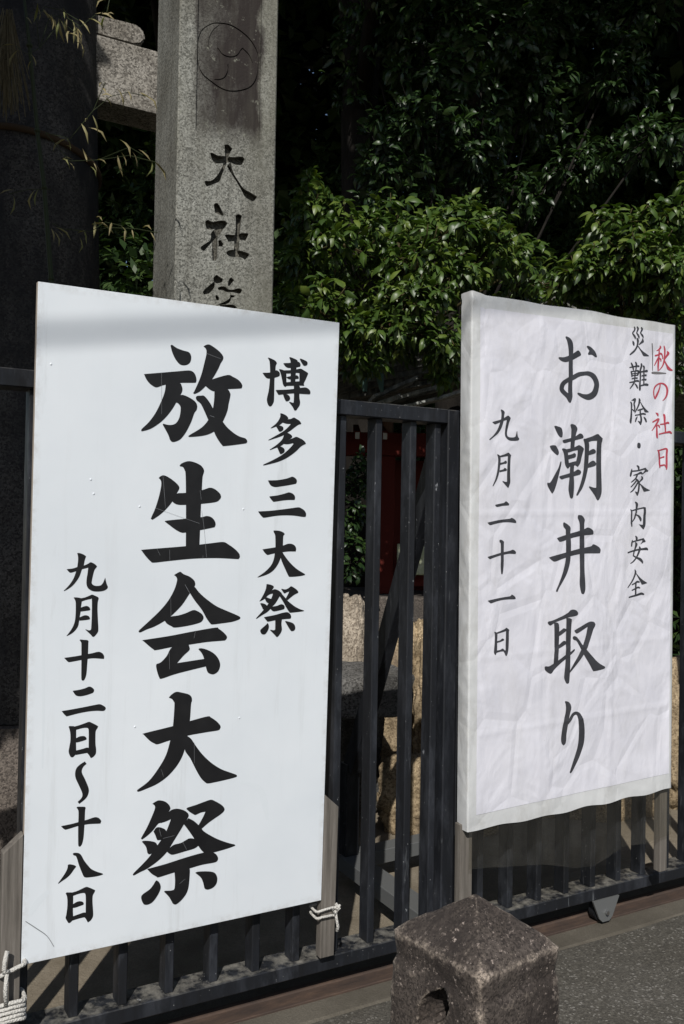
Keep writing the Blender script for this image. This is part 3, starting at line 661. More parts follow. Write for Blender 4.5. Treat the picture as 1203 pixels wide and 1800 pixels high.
L2 = [('o',[('p',[-1166,7230,-1112,7256,-921,7269,-674,7346,-426,7461,-219,7579,-120,7541,-57,7465,-76,7411,-230,7332,-451,7223,-672,7142,-837,7105,-1001,7123,-1111,7175]),
('r',[-831,8020,-833,7981,-816,7962,-794,7935,-773,7906,-760,7879,-749,7852,-739,7824,-730,7794,-720,7759,-709,7719,-697,7671,-686,7618,-677,7558,-671,7490,-668,7415,-666,7336,-665,7257,-665,7181,-665,7105,-667,7028,-667,6949,-665,6866,-662,6783,-660,6702,-660,6625,-663,6553,-669,6483,-675,6412,-679,6338,-681,6262,-683,6186,-684,6112,-681,6046,-673,5989,-662,5942,-651,5904,-643,5868,-637,5828,-633,5784,-629,5743,-627,5712,-623,5697,-618,5695,-613,5696,-614,5691,-601,5660,-557,5665,-553,5665,-542,5672,-529,5686,-517,5707,-503,5739,-486,5781,-470,5830,-460,5881,-459,5929,-462,5974,-467,6018,-471,6068,-474,6130,-478,6201,-480,6275,-480,6347,-474,6416,-465,6486,-456,6559,-450,6637,-450,6720,-454,6804,-459,6887,-462,6967,-463,7044,-463,7120,-462,7196,-460,7272,-456,7351,-451,7432,-446,7511,-445,7585,-446,7652,-450,7715,-458,7773,-473,7827,-497,7874,-528,7914,-563,7947,-603,7977,-651,8001,-704,8017,-749,8026,-779,8032]),
('r',[-571,5668,-533,5715,-541,5753,-551,5810,-568,5873,-595,5930,-637,5973,-682,6001,-720,6020,-753,6038,-789,6062,-827,6086,-857,6107,-874,6123,-881,6137,-884,6150,-883,6165,-879,6186,-872,6213,-861,6242,-846,6269,-827,6294,-796,6321,-751,6354,-697,6387,-642,6417,-589,6440,-531,6460,-465,6481,-393,6510,-319,6545,-249,6583,-185,6617,-127,6642,-70,6661,-7,6677,59,6690,124,6701,183,6709,233,6713,272,6712,310,6706,354,6695,400,6678,442,6657,476,6634,510,6602,545,6560,575,6514,595,6471,604,6437,606,6404,601,6369,589,6326,570,6273,545,6218,515,6170,485,6136,449,6108,402,6081,354,6059,318,6044,284,6033,229,6024,162,6020,99,6019,44,6022,-7,6030,-56,6041,-99,6049,-131,6053,-153,6054,-169,6055,-181,6055,-224,6042,-219,6010,-212,6003,-202,5992,-185,5979,-160,5964,-126,5946,-81,5923,-25,5899,37,5878,104,5857,183,5836,277,5823,385,5830,487,5860,578,5904,659,5958,729,6023,780,6096,814,6172,835,6244,849,6308,859,6365,862,6422,856,6479,839,6537,810,6597,771,6659,723,6717,665,6769,596,6808,521,6836,446,6855,373,6866,299,6869,229,6863,166,6853,105,6843,37,6834,-39,6824,-120,6809,-205,6786,-288,6753,-365,6715,-434,6678,-495,6648,-552,6622,-612,6597,-676,6569,-741,6537,-806,6503,-872,6467,-936,6427,-992,6382,-1035,6332,-1063,6282,-1080,6236,-1090,6194,-1094,6154,-1089,6114,-1074,6075,-1049,6037,-1013,6001,-972,5970,-932,5943,-894,5918,-855,5893,-821,5873,-796,5858,-774,5841,-741,5809,-701,5762,-664,5715,-638,5682]),
('p',[216,7769,272,7796,415,7768,559,7688,675,7585,745,7445,705,7417,619,7434,504,7486,390,7485,319,7468,281,7517,331,7584,359,7628,273,7702])]),
('chao',[('p',[-1314,4771,-1258,4799,-1102,4776,-974,4740,-916,4648,-894,4522,-913,4415,-970,4395,-1041,4419,-1156,4530]),
('p',[-1516,4050,-1475,4083,-1250,4099,-1150,4013,-1078,3899,-1068,3815,-1119,3760,-1175,3765,-1317,3848,-1459,3958]),
('p',[-988,3532,-931,3528,-958,3374,-1054,3075,-1163,2755,-1274,2500,-1371,2376,-1442,2434,-1584,2620,-1627,2724,-1599,2763,-1501,2759,-1391,2877,-1224,3113,-1085,3307]),
('p',[-903,4288,-841,4316,-554,4385,-266,4477,-77,4579,55,4557,121,4474,86,4419,-148,4361,-553,4261,-782,4200,-868,4226]),
('p',[-537,4863,-488,4900,-358,4894,-241,4832,-187,4728,-238,4596,-294,4380,-325,4057,-515,4028,-502,4370,-486,4691]),
('p',[-922,3980,-880,4009,-722,3988,-635,3896,-604,3684,-573,3514,-528,3367,-599,3292,-671,3320,-759,3444,-790,3635,-835,3845]),
('p',[-751,3976,-377,4055,-145,4146,-58,4150,90,4085,150,4023,92,3881,36,3707,-21,3511,-136,3368,-224,3408,-282,3438,-240,3525,-170,3785,-161,3978,-375,3938,-635,3874]),
('p',[-648,3767,-432,3818,-316,3861,-243,3814,-242,3739,-314,3694,-488,3656,-603,3620]),
('p',[-572,3493,-255,3568,-196,3527,-253,3429,-542,3366]),
('p',[-1047,2980,-996,3013,-597,3109,-308,3191,-149,3271,-17,3243,36,3180,-1,3114,-74,3080,-364,3019,-738,2945,-909,2899,-995,2929]),
('p',[-508,3388,-317,3405,-331,3095,-309,2774,-329,2453,-370,2260,-442,2220,-515,2258,-575,2449,-591,2597,-538,2982]),
('p',[110,4372,160,4405,323,4365,408,4196,394,3849,364,3372,308,3112,223,2850,108,2611,-37,2436,-124,2338,-182,2331,-197,2369,-97,2543,46,2868,144,3280,181,3841,177,4186]),
('p',[204,4403,559,4510,812,4605,948,4535,1070,4453,1056,4355,1019,4222,1019,3698,1044,3131,1069,2564,1035,2367,947,2213,872,2164,811,2211,704,2362,426,2649,462,2672,641,2632,785,2624,794,2907,778,3690,794,4365,531,4342,324,4289]),
('p',[387,3957,594,4048,714,4013,751,3950,701,3893,389,3816]),
('p',[378,3503,599,3618,719,3579,780,3516,721,3438,365,3351])]),
('jing',[('p',[-1140,778,-1084,809,-571,933,9,1058,244,1122,361,1163,510,1136,645,1056,670,969,617,904,187,878,-338,803,-940,659,-1054,692]),
('p',[-1504,83,-1457,124,-735,264,-71,393,518,471,637,545,787,517,968,432,1045,333,1016,235,941,210,195,216,-330,161,-847,53,-1230,-45,-1385,1]),
('p',[-848,1317,-806,1357,-662,1295,-516,1199,-481,1114,-499,964,-466,601,-476,238,-515,-103,-641,-441,-838,-733,-1035,-981,-1118,-1121,-1169,-1124,-1189,-1070,-1065,-853,-870,-456,-732,-13,-708,327,-721,1008,-745,1115,-832,1200]),
('p',[-137,1520,-115,1617,61,1607,180,1521,225,1424,197,1284,193,874,197,119,203,-420,245,-961,227,-1155,169,-1250,110,-1254,36,-1202,-41,-887,-26,-414,-48,446,-37,1198,-68,1392])]),
('qu',[('p',[-1564,-2215,-1509,-2170,-1327,-2144,-903,-2018,-618,-1905,-490,-1815,-331,-1801,-185,-1851,-111,-1941,-154,-2014,-328,-2048,-559,-2068,-902,-2145,-1185,-2215,-1353,-2290,-1437,-2317,-1508,-2281]),
('p',[-1275,-2242,-1128,-2229,-1028,-2329,-1023,-2743,-1046,-3165,-1056,-3545,-1082,-3713,-1275,-3698,-1256,-3362,-1249,-2792,-1254,-2348]),
('p',[-702,-2082,-530,-2101,-419,-2150,-440,-2352,-459,-2735,-472,-3290,-481,-3802,-505,-4185,-531,-4417,-588,-4455,-660,-4438,-748,-4292,-769,-4162,-725,-3783,-702,-3359,-695,-2721,-686,-2210]),
('p',[-1039,-2572,-898,-2496,-813,-2450,-683,-2487,-682,-2551,-896,-2666,-1037,-2721]),
('p',[-1048,-3038,-892,-2942,-779,-2903,-678,-2945,-677,-3020,-890,-3112,-1046,-3161]),
('p',[-1685,-3792,-1644,-3753,-1476,-3766,-1281,-3687,-999,-3560,-687,-3403,-429,-3304,-314,-3233,-267,-3251,-284,-3303,-427,-3411,-685,-3552,-969,-3711,-1222,-3892,-1333,-4010,-1417,-4034,-1530,-3983,-1656,-3889]),
('p',[-298,-2574,-264,-2544,27,-2432,320,-2319,498,-2279,677,-2306,753,-2397,724,-2471,650,-2565,563,-2755,447,-3008,302,-3280,99,-3546,-104,-3746,-334,-3942,-506,-4078,-493,-3993,-336,-3792,-78,-3468,123,-3116,267,-2780,351,-2461,87,-2575,-117,-2660,-204,-2665]),
('p',[-376,-2826,-362,-2784,-290,-2763,-173,-2807,-25,-2956,123,-3127,302,-3290,572,-3537,845,-3775,1057,-3900,1225,-3979,1256,-4015,1211,-4055,969,-4090,699,-4107,624,-4073,457,-3832,246,-3557,37,-3272,-171,-2957,-318,-2894])]),
('ri_kana',[('r',[-713,-5082,-714,-5115,-702,-5136,-688,-5165,-678,-5193,-676,-5215,-673,-5237,-668,-5263,-664,-5288,-662,-5316,-662,-5351,-664,-5395,-670,-5447,-680,-5503,-694,-5561,-713,-5622,-733,-5686,-751,-5750,-768,-5813,-784,-5876,-798,-5939,-812,-6002,-825,-6066,-837,-6132,-847,-6197,-856,-6257,-863,-6312,-869,-6362,-872,-6408,-871,-6450,-866,-6491,-858,-6530,-847,-6565,-835,-6593,-821,-6614,-804,-6630,-788,-6642,-777,-6650,-742,-6675,-708,-6659,-697,-6653,-682,-6645,-665,-6633,-651,-6614,-641,-6588,-631,-6557,-624,-6521,-618,-6483,-616,-6442,-617,-6399,-618,-6352,-615,-6302,-608,-6246,-597,-6184,-585,-6119,-573,-6056,-561,-5993,-550,-5931,-537,-5868,-524,-5806,-510,-5743,-495,-5679,-479,-5615,-463,-5555,-446,-5500,-427,-5447,-412,-5394,-407,-5338,-417,-5284,-436,-5235,-464,-5193,-498,-5154,-546,-5121,-598,-5099,-642,-5088,-670,-5080]),
('r',[-602,-5931,-529,-5932,-503,-5904,-466,-5864,-424,-5819,-386,-5777,-354,-5737,-325,-5699,-299,-5667,-273,-5645,-248,-5629,-222,-5619,-201,-5615,-185,-5616,-169,-5622,-154,-5630,-140,-5643,-126,-5664,-109,-5703,-92,-5757,-77,-5819,-64,-5878,-54,-5933,-46,-5989,-39,-6048,-34,-6109,-30,-6171,-29,-6233,-28,-6297,-29,-6361,-29,-6425,-30,-6487,-32,-6548,-37,-6609,-44,-6668,-53,-6727,-66,-6788,-81,-6852,-102,-6919,-127,-6989,-154,-7059,-181,-7128,-209,-7195,-238,-7263,-267,-7329,-294,-7390,-320,-7447,-344,-7500,-367,-7548,-385,-7589,-400,-7621,-411,-7647,-420,-7668,-427,-7683,-406,-7721,-355,-7721,-341,-7710,-321,-7695,-296,-7673,-268,-7644,-238,-7606,-204,-7562,-168,-7513,-131,-7460,-92,-7403,-50,-7340,-8,-7274,31,-7207,66,-7138,100,-7066,131,-6995,159,-6925,184,-6859,206,-6795,225,-6731,240,-6665,250,-6597,256,-6529,258,-6463,259,-6397,259,-6330,256,-6262,251,-6194,244,-6127,235,-6062,225,-5997,210,-5931,188,-5864,158,-5797,120,-5728,78,-5663,32,-5607,-20,-5562,-77,-5530,-135,-5512,-191,-5504,-247,-5507,-297,-5520,-341,-5540,-382,-5567,-416,-5602,-445,-5641,-471,-5681,-498,-5719,-531,-5761,-570,-5806,-604,-5848,-629,-5877])]),
('jiu',[('p',[-3834,5194,-3809,5215,-3726,5191,-3667,5153,-3651,5108,-3674,5023,-3689,4892,-3721,4760,-3802,4574,-3934,4399,-4081,4289,-4294,4143,-4324,4161,-4294,4195,-4148,4311,-3984,4500,-3871,4739,-3814,4911,-3805,5093]),
('p',[-4199,4757,-4169,4774,-3988,4823,-3822,4871,-3656,4946,-3506,5022,-3438,5000,-3370,4949,-3395,4889,-3452,4775,-3501,4616,-3537,4484,-3541,4366,-3498,4303,-3396,4279,-3244,4287,-3159,4319,-3126,4386,-3093,4506,-3068,4507,-3040,4338,-2974,4256,-2996,4209,-3090,4181,-3226,4170,-3395,4171,-3514,4211,-3615,4298,-3645,4413,-3619,4597,-3555,4873,-3722,4825,-3921,4749,-4069,4696,-4136,4718])]),
('yue',[('p',[-3975,3667,-3942,3676,-3859,3641,-3816,3559,-3822,3351,-3853,3143,-3901,2960,-3982,2777,-4080,2633,-4120,2580,-4149,2586,-4129,2632,-4032,2840,-3961,3101,-3926,3387,-3933,3567]),
('p',[-3859,3628,-3642,3688,-3475,3751,-3407,3717,-3342,3667,-3363,3575,-3372,3313,-3369,3000,-3359,2752,-3387,2660,-3436,2555,-3470,2548,-3529,2592,-3724,2757,-3699,2768,-3565,2741,-3511,2755,-3514,3048,-3490,3635,-3641,3610,-3825,3578]),
('p',[-3831,3390,-3689,3418,-3606,3469,-3547,3458,-3525,3413,-3555,3375,-3672,3356,-3830,3318]),
('p',[-3853,3136,-3703,3167,-3637,3227,-3570,3206,-3522,3165,-3552,3125,-3669,3103,-3861,3067])]),
('er',[('p',[-4015,1938,-3982,1958,-3783,1996,-3632,2020,-3557,2073,-3498,2061,-3414,2003,-3396,1970,-3430,1938,-3681,1920,-3931,1881]),
('p',[-4324,1335,-4305,1350,-4075,1392,-3810,1435,-3542,1461,-3340,1481,-3290,1507,-3188,1481,-3093,1423,-3058,1364,-3092,1331,-3322,1353,-3575,1357,-3809,1335,-4041,1292,-4222,1260])]),
('shi',[('p',[-4308,165,-4276,188,-4029,242,-3731,308,-3463,349,-3294,379,-3218,404,-3124,383,-3055,316,-3063,270,-3106,255,-3360,269,-3596,240,-3863,193,-4094,133,-4209,103]),
('p',[-3802,731,-3769,755,-3685,742,-3592,683,-3600,592,-3599,240,-3596,-20,-3615,-280,-3647,-416,-3681,-428,-3714,-394,-3734,-173,-3728,113,-3742,607,-3785,665])]),
('yi',[('p',[-4292,-1322,-4259,-1304,-3979,-1264,-3647,-1226,-3310,-1198,-3243,-1144,-3158,-1174,-3072,-1236,-3051,-1283,-3088,-1312,-3377,-1305,-3646,-1314,-3912,-1351,-4143,-1406,-4193,-1391])]),
('ri',[('p',[-4008,-2405,-3984,-2387,-3917,-2411,-3867,-2466,-3872,-2725,-3869,-2984,-3893,-3125,-3933,-3180,-3958,-3179,-3992,-3131,-4006,-3052,-3983,-2769,-3983,-2484]),
('p',[-3917,-2417,-3701,-2365,-3534,-2316,-3467,-2279,-3382,-2325,-3321,-2371,-3347,-2432,-3352,-2758,-3374,-3071,-3423,-3198,-3465,-3240,-3504,-3231,-3541,-3163,-3593,-3075,-3543,-3046,-3500,-3062,-3495,-2801,-3483,-2391,-3633,-2421,-3883,-2465]),
('p',[-3889,-2711,-3747,-2694,-3664,-2641,-3597,-2651,-3560,-2686,-3588,-2710,-3730,-2747,-3888,-2773]),
('p',[-3885,-3035,-3727,-3020,-3661,-2985,-3594,-2997,-3543,-3046,-3576,-3083,-3693,-3081,-3893,-3112])]),
('zai',[('r',[2658,8762,2648,8746,2652,8732,2657,8714,2661,8695,2660,8680,2658,8667,2655,8652,2649,8636,2641,8620,2627,8602,2606,8580,2583,8557,2565,8535,2555,8515,2553,8499,2553,8487,2553,8481,2578,8466,2606,8482,2609,8489,2612,8498,2616,8507,2624,8516,2640,8531,2665,8551,2692,8574,2714,8599,2729,8623,2740,8647,2745,8670,2744,8694,2732,8717,2713,8736,2694,8751,2682,8760]),
('r',[2566,8497,2559,8473,2570,8460,2586,8441,2604,8421,2619,8403,2635,8386,2651,8369,2665,8354,2675,8341,2683,8331,2690,8318,2696,8305,2700,8295,2727,8283,2754,8301,2757,8311,2763,8327,2766,8348,2762,8371,2750,8392,2733,8412,2714,8430,2694,8447,2670,8463,2643,8479,2618,8492,2600,8501]),
('r',[2811,8780,2801,8759,2808,8744,2818,8724,2825,8704,2825,8692,2823,8683,2817,8667,2808,8646,2798,8622,2789,8597,2779,8570,2770,8546,2764,8530,2784,8508,2821,8520,2832,8536,2847,8560,2863,8586,2877,8609,2891,8629,2907,8651,2921,8678,2924,8709,2908,8737,2882,8757,2856,8771,2840,8780]),
('r',[2779,8535,2772,8511,2787,8495,2808,8472,2830,8448,2846,8428,2858,8412,2870,8396,2880,8382,2887,8369,2892,8361,2894,8352,2895,8343,2895,8335,2914,8320,2940,8332,2945,8339,2954,8350,2961,8366,2963,8385,2960,8404,2953,8425,2942,8447,2925,8469,2899,8490,2866,8510,2835,8527,2814,8539]),
('r',[3039,8779,3028,8755,3036,8743,3046,8726,3052,8711,3052,8702,3048,8694,3040,8679,3027,8659,3015,8637,3003,8614,2991,8590,2980,8568,2972,8553,2989,8530,3027,8540,3039,8554,3056,8574,3074,8597,3091,8618,3106,8638,3123,8659,3138,8684,3144,8713,3131,8740,3109,8759,3087,8772,3073,8780]),
('r',[2986,8557,2979,8532,2995,8516,3019,8493,3043,8468,3063,8448,3080,8434,3096,8423,3109,8413,3117,8405,3121,8394,3120,8381,3117,8368,3115,8357,3129,8344,3152,8353,3158,8362,3167,8377,3176,8396,3178,8417,3175,8437,3167,8456,3156,8475,3138,8493,3111,8513,3076,8532,3043,8549,3020,8561]),
('p',[2576,8202,2606,8216,2660,8179,2694,8128,2692,8042,2662,8026,2616,8067,2584,8128]),
('p',[3102,8341,3149,8335,3188,8263,3178,8214,3059,8153,2936,8088,2913,8098,2981,8178,3057,8250]),
('r',[2799,8347,2784,8320,2790,8306,2799,8288,2806,8268,2810,8250,2813,8231,2816,8210,2817,8184,2815,8155,2809,8121,2800,8082,2789,8044,2773,8008,2753,7974,2729,7940,2702,7908,2673,7878,2643,7850,2609,7824,2575,7798,2544,7774,2515,7749,2488,7725,2464,7704,2447,7689,2447,7668,2475,7666,2498,7676,2530,7691,2568,7710,2604,7731,2639,7755,2675,7782,2712,7812,2746,7845,2777,7879,2807,7916,2833,7954,2856,7993,2875,8035,2890,8078,2901,8119,2909,8156,2915,8189,2919,8220,2918,8248,2911,8276,2895,8302,2872,8322,2851,8337,2837,8346]),
('p',[2853,8036,2906,8042,3031,7935,3186,7852,3342,7791,3490,7734,3475,7715,3312,7700,3196,7697,3141,7740,3031,7870])]),
('nan',[('r',[2444,7187,2474,7173,2512,7182,2565,7195,2624,7208,2679,7220,2728,7229,2777,7237,2822,7244,2858,7248,2887,7249,2910,7248,2931,7246,2947,7245,2997,7283,2961,7321,2946,7320,2921,7320,2889,7317,2851,7312,2809,7303,2763,7291,2714,7279,2665,7266,2610,7252,2551,7237,2497,7223,2460,7213]),
('r',[2530,7391,2514,7364,2521,7350,2531,7330,2542,7307,2553,7285,2564,7264,2577,7242,2590,7219,2601,7198,2611,7174,2621,7148,2630,7125,2636,7108,2669,7097,2696,7119,2694,7137,2692,7162,2688,7191,2682,7218,2674,7244,2663,7269,2651,7294,2637,7316,2619,7338,2599,7359,2581,7376,2568,7388]),
('r',[2757,7437,2742,7410,2749,7397,2758,7380,2766,7362,2770,7343,2772,7319,2773,7288,2773,7254,2771,7222,2769,7189,2765,7155,2761,7124,2758,7103,2785,7085,2818,7102,2824,7123,2832,7154,2841,7189,2847,7223,2854,7257,2860,7292,2864,7328,2861,7361,2847,7389,2827,7411,2808,7426,2795,7436]),
('r',[2522,7064,2501,7039,2507,7024,2516,7004,2525,6980,2532,6958,2537,6933,2541,6903,2545,6875,2547,6855,2588,6839,2623,6865,2621,6885,2618,6914,2613,6945,2606,6974,2595,7000,2580,7024,2567,7044,2558,7058]),
('r',[2506,7039,2535,7023,2572,7030,2626,7041,2686,7052,2739,7061,2788,7068,2835,7075,2871,7077,2886,7075,2884,7073,2883,7068,2883,7056,2881,7041,2876,7019,2864,6988,2849,6957,2839,6935,2862,6906,2909,6918,2925,6939,2949,6969,2973,7004,2987,7037,2990,7066,2983,7094,2961,7121,2919,7138,2871,7137,2824,7127,2777,7114,2730,7103,2677,7092,2617,7081,2563,7071,2525,7064]),
('r',[2581,6966,2602,6953,2654,6962,2731,6974,2808,6987,2861,6996,2876,7014,2855,7027,2802,7018,2725,7006,2649,6993,2596,6984]),
('r',[2579,6896,2603,6881,2655,6888,2732,6899,2809,6910,2862,6918,2880,6939,2856,6955,2804,6947,2727,6936,2650,6925,2597,6918]),
('r',[2750,7108,2716,7086,2715,7047,2715,6991,2713,6929,2711,6872,2706,6818,2698,6762,2691,6712,2687,6678,2722,6657,2763,6679,2766,6713,2771,6763,2776,6819,2779,6875,2782,6933,2783,6995,2784,7052,2784,7091]),
('r',[2555,6773,2587,6759,2616,6767,2657,6779,2703,6790,2742,6798,2779,6801,2816,6801,2850,6801,2874,6800,2909,6832,2877,6859,2853,6857,2817,6852,2776,6847,2734,6840,2690,6830,2642,6818,2600,6807,2571,6800]),
('r',[2431,6626,2456,6612,2498,6619,2560,6629,2627,6640,2687,6652,2739,6664,2785,6678,2824,6688,2852,6694,2873,6694,2893,6692,2914,6688,2931,6685,2981,6711,2962,6748,2946,6751,2920,6757,2884,6760,2841,6757,2798,6745,2756,6729,2715,6712,2671,6698,2615,6684,2550,6670,2489,6657,2447,6649]),
('r',[2740,6698,2691,6689,2676,6670,2656,6642,2631,6611,2603,6577,2568,6536,2526,6487,2486,6442,2459,6411,2466,6391,2495,6394,2528,6423,2575,6465,2625,6511,2666,6551,2697,6587,2723,6620,2744,6648,2758,6667]),
('r',[2737,6614,2731,6593,2744,6579,2762,6559,2781,6537,2798,6518,2816,6498,2836,6475,2855,6454,2868,6439,2906,6434,2924,6460,2916,6477,2904,6502,2889,6529,2869,6554,2843,6575,2813,6593,2785,6607,2766,6617]),
('r',[3060,7411,3039,7386,3042,7373,3045,7356,3045,7339,3042,7321,3035,7295,3022,7259,3008,7220,2996,7182,2986,7144,2978,7105,2971,7071,2966,7047,2990,7027,3026,7041,3036,7065,3052,7098,3069,7136,3085,7173,3101,7209,3119,7248,3134,7287,3142,7323,3137,7355,3122,7379,3107,7395,3097,7405]),
('r',[3033,7131,2999,7109,2999,7057,3000,6982,3001,6901,2999,6830,2993,6771,2985,6716,2977,6663,2971,6613,2967,6563,2964,6515,2963,6472,2965,6437,2971,6411,2981,6393,2990,6381,2997,6373,3031,6361,3058,6383,3061,6393,3066,6406,3070,6423,3073,6447,3071,6481,3068,6523,3064,6569,3063,6617,3065,6665,3069,6717,3073,6773,3075,6834,3075,6907,3073,6989,3070,7063,3068,7115]),
('r',[3159,7329,3156,7301,3166,7293,3178,7283,3186,7273,3190,7262,3192,7235,3191,7195,3189,7155,3188,7127,3216,7110,3249,7128,3256,7155,3266,7196,3274,7239,3274,7277,3258,7305,3233,7323,3211,7331,3199,7336]),
('r',[2984,7067,3017,7049,3061,7058,3125,7070,3192,7083,3248,7092,3289,7096,3323,7097,3348,7097,3365,7096,3372,7097,3374,7100,3382,7102,3391,7102,3446,7123,3434,7163,3430,7167,3420,7175,3396,7182,3367,7183,3337,7177,3308,7168,3275,7156,3235,7145,3180,7132,3112,7118,3049,7105,3005,7096]),
('r',[3226,7137,3192,7114,3193,7016,3195,6871,3197,6727,3198,6628,3233,6612,3267,6634,3266,6732,3264,6877,3262,7021,3261,7120]),
('r',[3089,6929,3121,6915,3145,6921,3179,6931,3216,6940,3248,6946,3276,6947,3306,6945,3332,6942,3351,6941,3393,6978,3354,7011,3335,7008,3307,7002,3274,6996,3240,6988,3203,6980,3164,6970,3129,6961,3105,6955]),
('r',[3091,6779,3121,6763,3145,6769,3180,6777,3217,6785,3247,6789,3272,6788,3297,6784,3320,6779,3337,6775,3383,6805,3356,6840,3338,6839,3311,6838,3279,6836,3244,6832,3207,6826,3168,6818,3132,6810,3108,6805]),
('r',[3028,6546,3056,6535,3092,6544,3142,6556,3196,6569,3242,6578,3277,6583,3307,6584,3332,6584,3354,6583,3376,6584,3402,6584,3427,6584,3445,6583,3494,6611,3471,6648,3454,6652,3429,6658,3396,6664,3360,6665,3326,6660,3293,6652,3260,6641,3224,6630,3177,6615,3123,6597,3074,6581,3040,6570])]),
('chu',[('r',[2511,5914,2494,5889,2501,5873,2512,5853,2521,5829,2527,5800,2529,5763,2529,5719,2528,5667,2525,5611,2521,5547,2516,5475,2509,5404,2502,5344,2493,5296,2481,5254,2471,5217,2466,5181,2471,5149,2482,5123,2494,5105,2502,5092,2535,5080,2562,5101,2565,5115,2569,5134,2575,5157,2580,5182,2585,5212,2591,5248,2596,5292,2600,5344,2602,5406,2602,5478,2601,5550,2601,5614,2604,5669,2609,5721,2612,5769,2610,5811,2597,5848,2579,5876,2561,5896,2549,5910]),
('r',[2539,5922,2577,5917,2613,5936,2666,5962,2718,5986,2747,5996,2727,5995,2709,6006,2706,5999,2704,5982,2697,5956,2684,5918,2670,5876,2663,5835,2668,5800,2680,5771,2692,5747,2699,5725,2702,5700,2703,5673,2702,5647,2700,5625,2697,5604,2691,5584,2684,5565,2680,5552,2701,5530,2737,5541,2745,5554,2756,5573,2768,5596,2776,5622,2779,5649,2780,5678,2778,5707,2774,5737,2766,5765,2755,5791,2747,5814,2747,5837,2757,5867,2776,5904,2797,5942,2809,5976,2812,6002,2809,6028,2775,6058,2719,6056,2674,6034,2623,6003,2574,5971,2541,5950]),
('r',[2727,5558,2728,5585,2705,5596,2672,5612,2638,5628,2616,5639,2587,5633,2586,5612,2607,5600,2637,5581,2668,5563,2689,5550]),
('r',[2971,6076,2956,6057,2957,6042,2958,6022,2955,6002,2952,5982,2948,5954,2942,5918,2934,5879,2922,5839,2903,5800,2879,5759,2852,5716,2826,5673,2798,5626,2768,5576,2741,5531,2723,5500,2733,5485,2757,5489,2782,5518,2818,5560,2858,5608,2894,5653,2925,5695,2956,5738,2984,5781,3009,5824,3030,5867,3049,5910,3062,5950,3067,5988,3057,6022,3035,6046,3013,6062,2999,6071]),
('p',[3044,5934,3087,5915,3197,5803,3338,5693,3510,5590,3495,5567,3308,5559,3245,5633,3135,5778]),
('r',[2883,5600,2916,5587,2938,5592,2970,5600,3005,5608,3039,5616,3075,5623,3115,5631,3151,5638,3177,5643,3201,5679,3158,5700,3133,5694,3097,5686,3056,5677,3019,5667,2984,5656,2948,5645,2918,5634,2897,5627]),
('r',[2740,5406,2768,5389,2802,5395,2849,5403,2905,5412,2961,5422,3020,5433,3083,5446,3142,5456,3188,5462,3226,5463,3262,5461,3296,5458,3322,5455,3362,5477,3344,5508,3320,5513,3284,5521,3237,5528,3182,5527,3123,5515,3062,5497,3003,5478,2948,5464,2894,5453,2840,5444,2792,5436,2759,5431]),
('r',[3036,5642,2999,5617,2999,5590,2999,5551,3001,5507,3005,5464,3013,5424,3024,5384,3035,5347,3041,5315,3042,5287,3040,5264,3037,5241,3035,5214,3035,5179,3036,5138,3036,5099,3037,5073,3057,5058,3082,5070,3095,5096,3113,5133,3131,5175,3142,5212,3146,5243,3144,5270,3140,5297,3133,5328,3123,5364,3110,5402,3098,5439,3089,5476,3083,5515,3079,5557,3077,5596,3076,5623]),
('p',[2893,5213,3035,5189,3127,5215,3098,5106,3060,5066,3021,5080]),
('r',[2887,5373,2863,5369,2847,5358,2825,5341,2800,5319,2780,5293,2767,5261,2758,5226,2753,5194,2748,5172,2769,5154,2800,5165,2811,5187,2827,5217,2844,5249,2858,5275,2868,5298,2879,5321,2888,5342,2895,5357]),
('r',[3224,5381,3218,5364,3228,5349,3243,5328,3257,5305,3270,5285,3285,5261,3302,5232,3319,5205,3331,5186,3377,5176,3404,5207,3397,5227,3387,5256,3372,5289,3353,5318,3326,5341,3295,5359,3267,5373,3248,5382])]),
('dot',[('p',[2870,4304,2892,4359,2953,4377,3022,4359,3054,4301,3050,4225,3017,4175,2956,4162,2894,4181,2867,4228])]),
('jia',[('r',[2829,3513,2832,3486,2846,3475,2864,3460,2879,3446,2885,3436,2892,3420,2900,3392,2907,3364,2912,3343,2952,3324,2989,3347,2991,3368,2995,3399,2995,3434,2983,3469,2953,3495,2917,3510,2886,3517,2867,3522]),
('r',[2586,3383,2565,3374,2556,3356,2544,3332,2530,3303,2518,3274,2506,3243,2494,3208,2484,3173,2478,3145,2477,3124,2480,3109,2485,3099,2489,3092,2518,3075,2549,3091,2554,3098,2560,3106,2567,3118,2575,3135,2583,3161,2593,3195,2601,3232,2607,3265,2609,3296,2607,3327,2604,3353,2603,3371]),
('r',[2573,3285,2603,3263,2658,3267,2737,3273,2826,3280,2912,3291,2996,3306,3082,3325,3162,3343,3225,3357,3268,3366,3298,3372,3319,3376,3334,3379,3356,3419,3307,3441,3292,3437,3273,3432,3244,3424,3200,3414,3137,3398,3059,3378,2976,3359,2898,3343,2817,3332,2730,3323,2652,3316,2597,3311]),
('p',[3243,3413,3305,3426,3469,3328,3439,3294,3338,3281,3168,3184,3122,3194,3214,3266,3275,3344]),
('r',[2661,3129,2685,3118,2728,3126,2792,3136,2861,3149,2922,3161,2974,3174,3019,3187,3052,3196,3061,3197,3052,3201,3059,3201,3076,3192,3090,3184,3139,3181,3154,3214,3150,3225,3141,3245,3115,3271,3059,3284,3007,3272,2968,3253,2931,3233,2891,3215,2838,3197,2774,3178,2713,3161,2672,3149]),
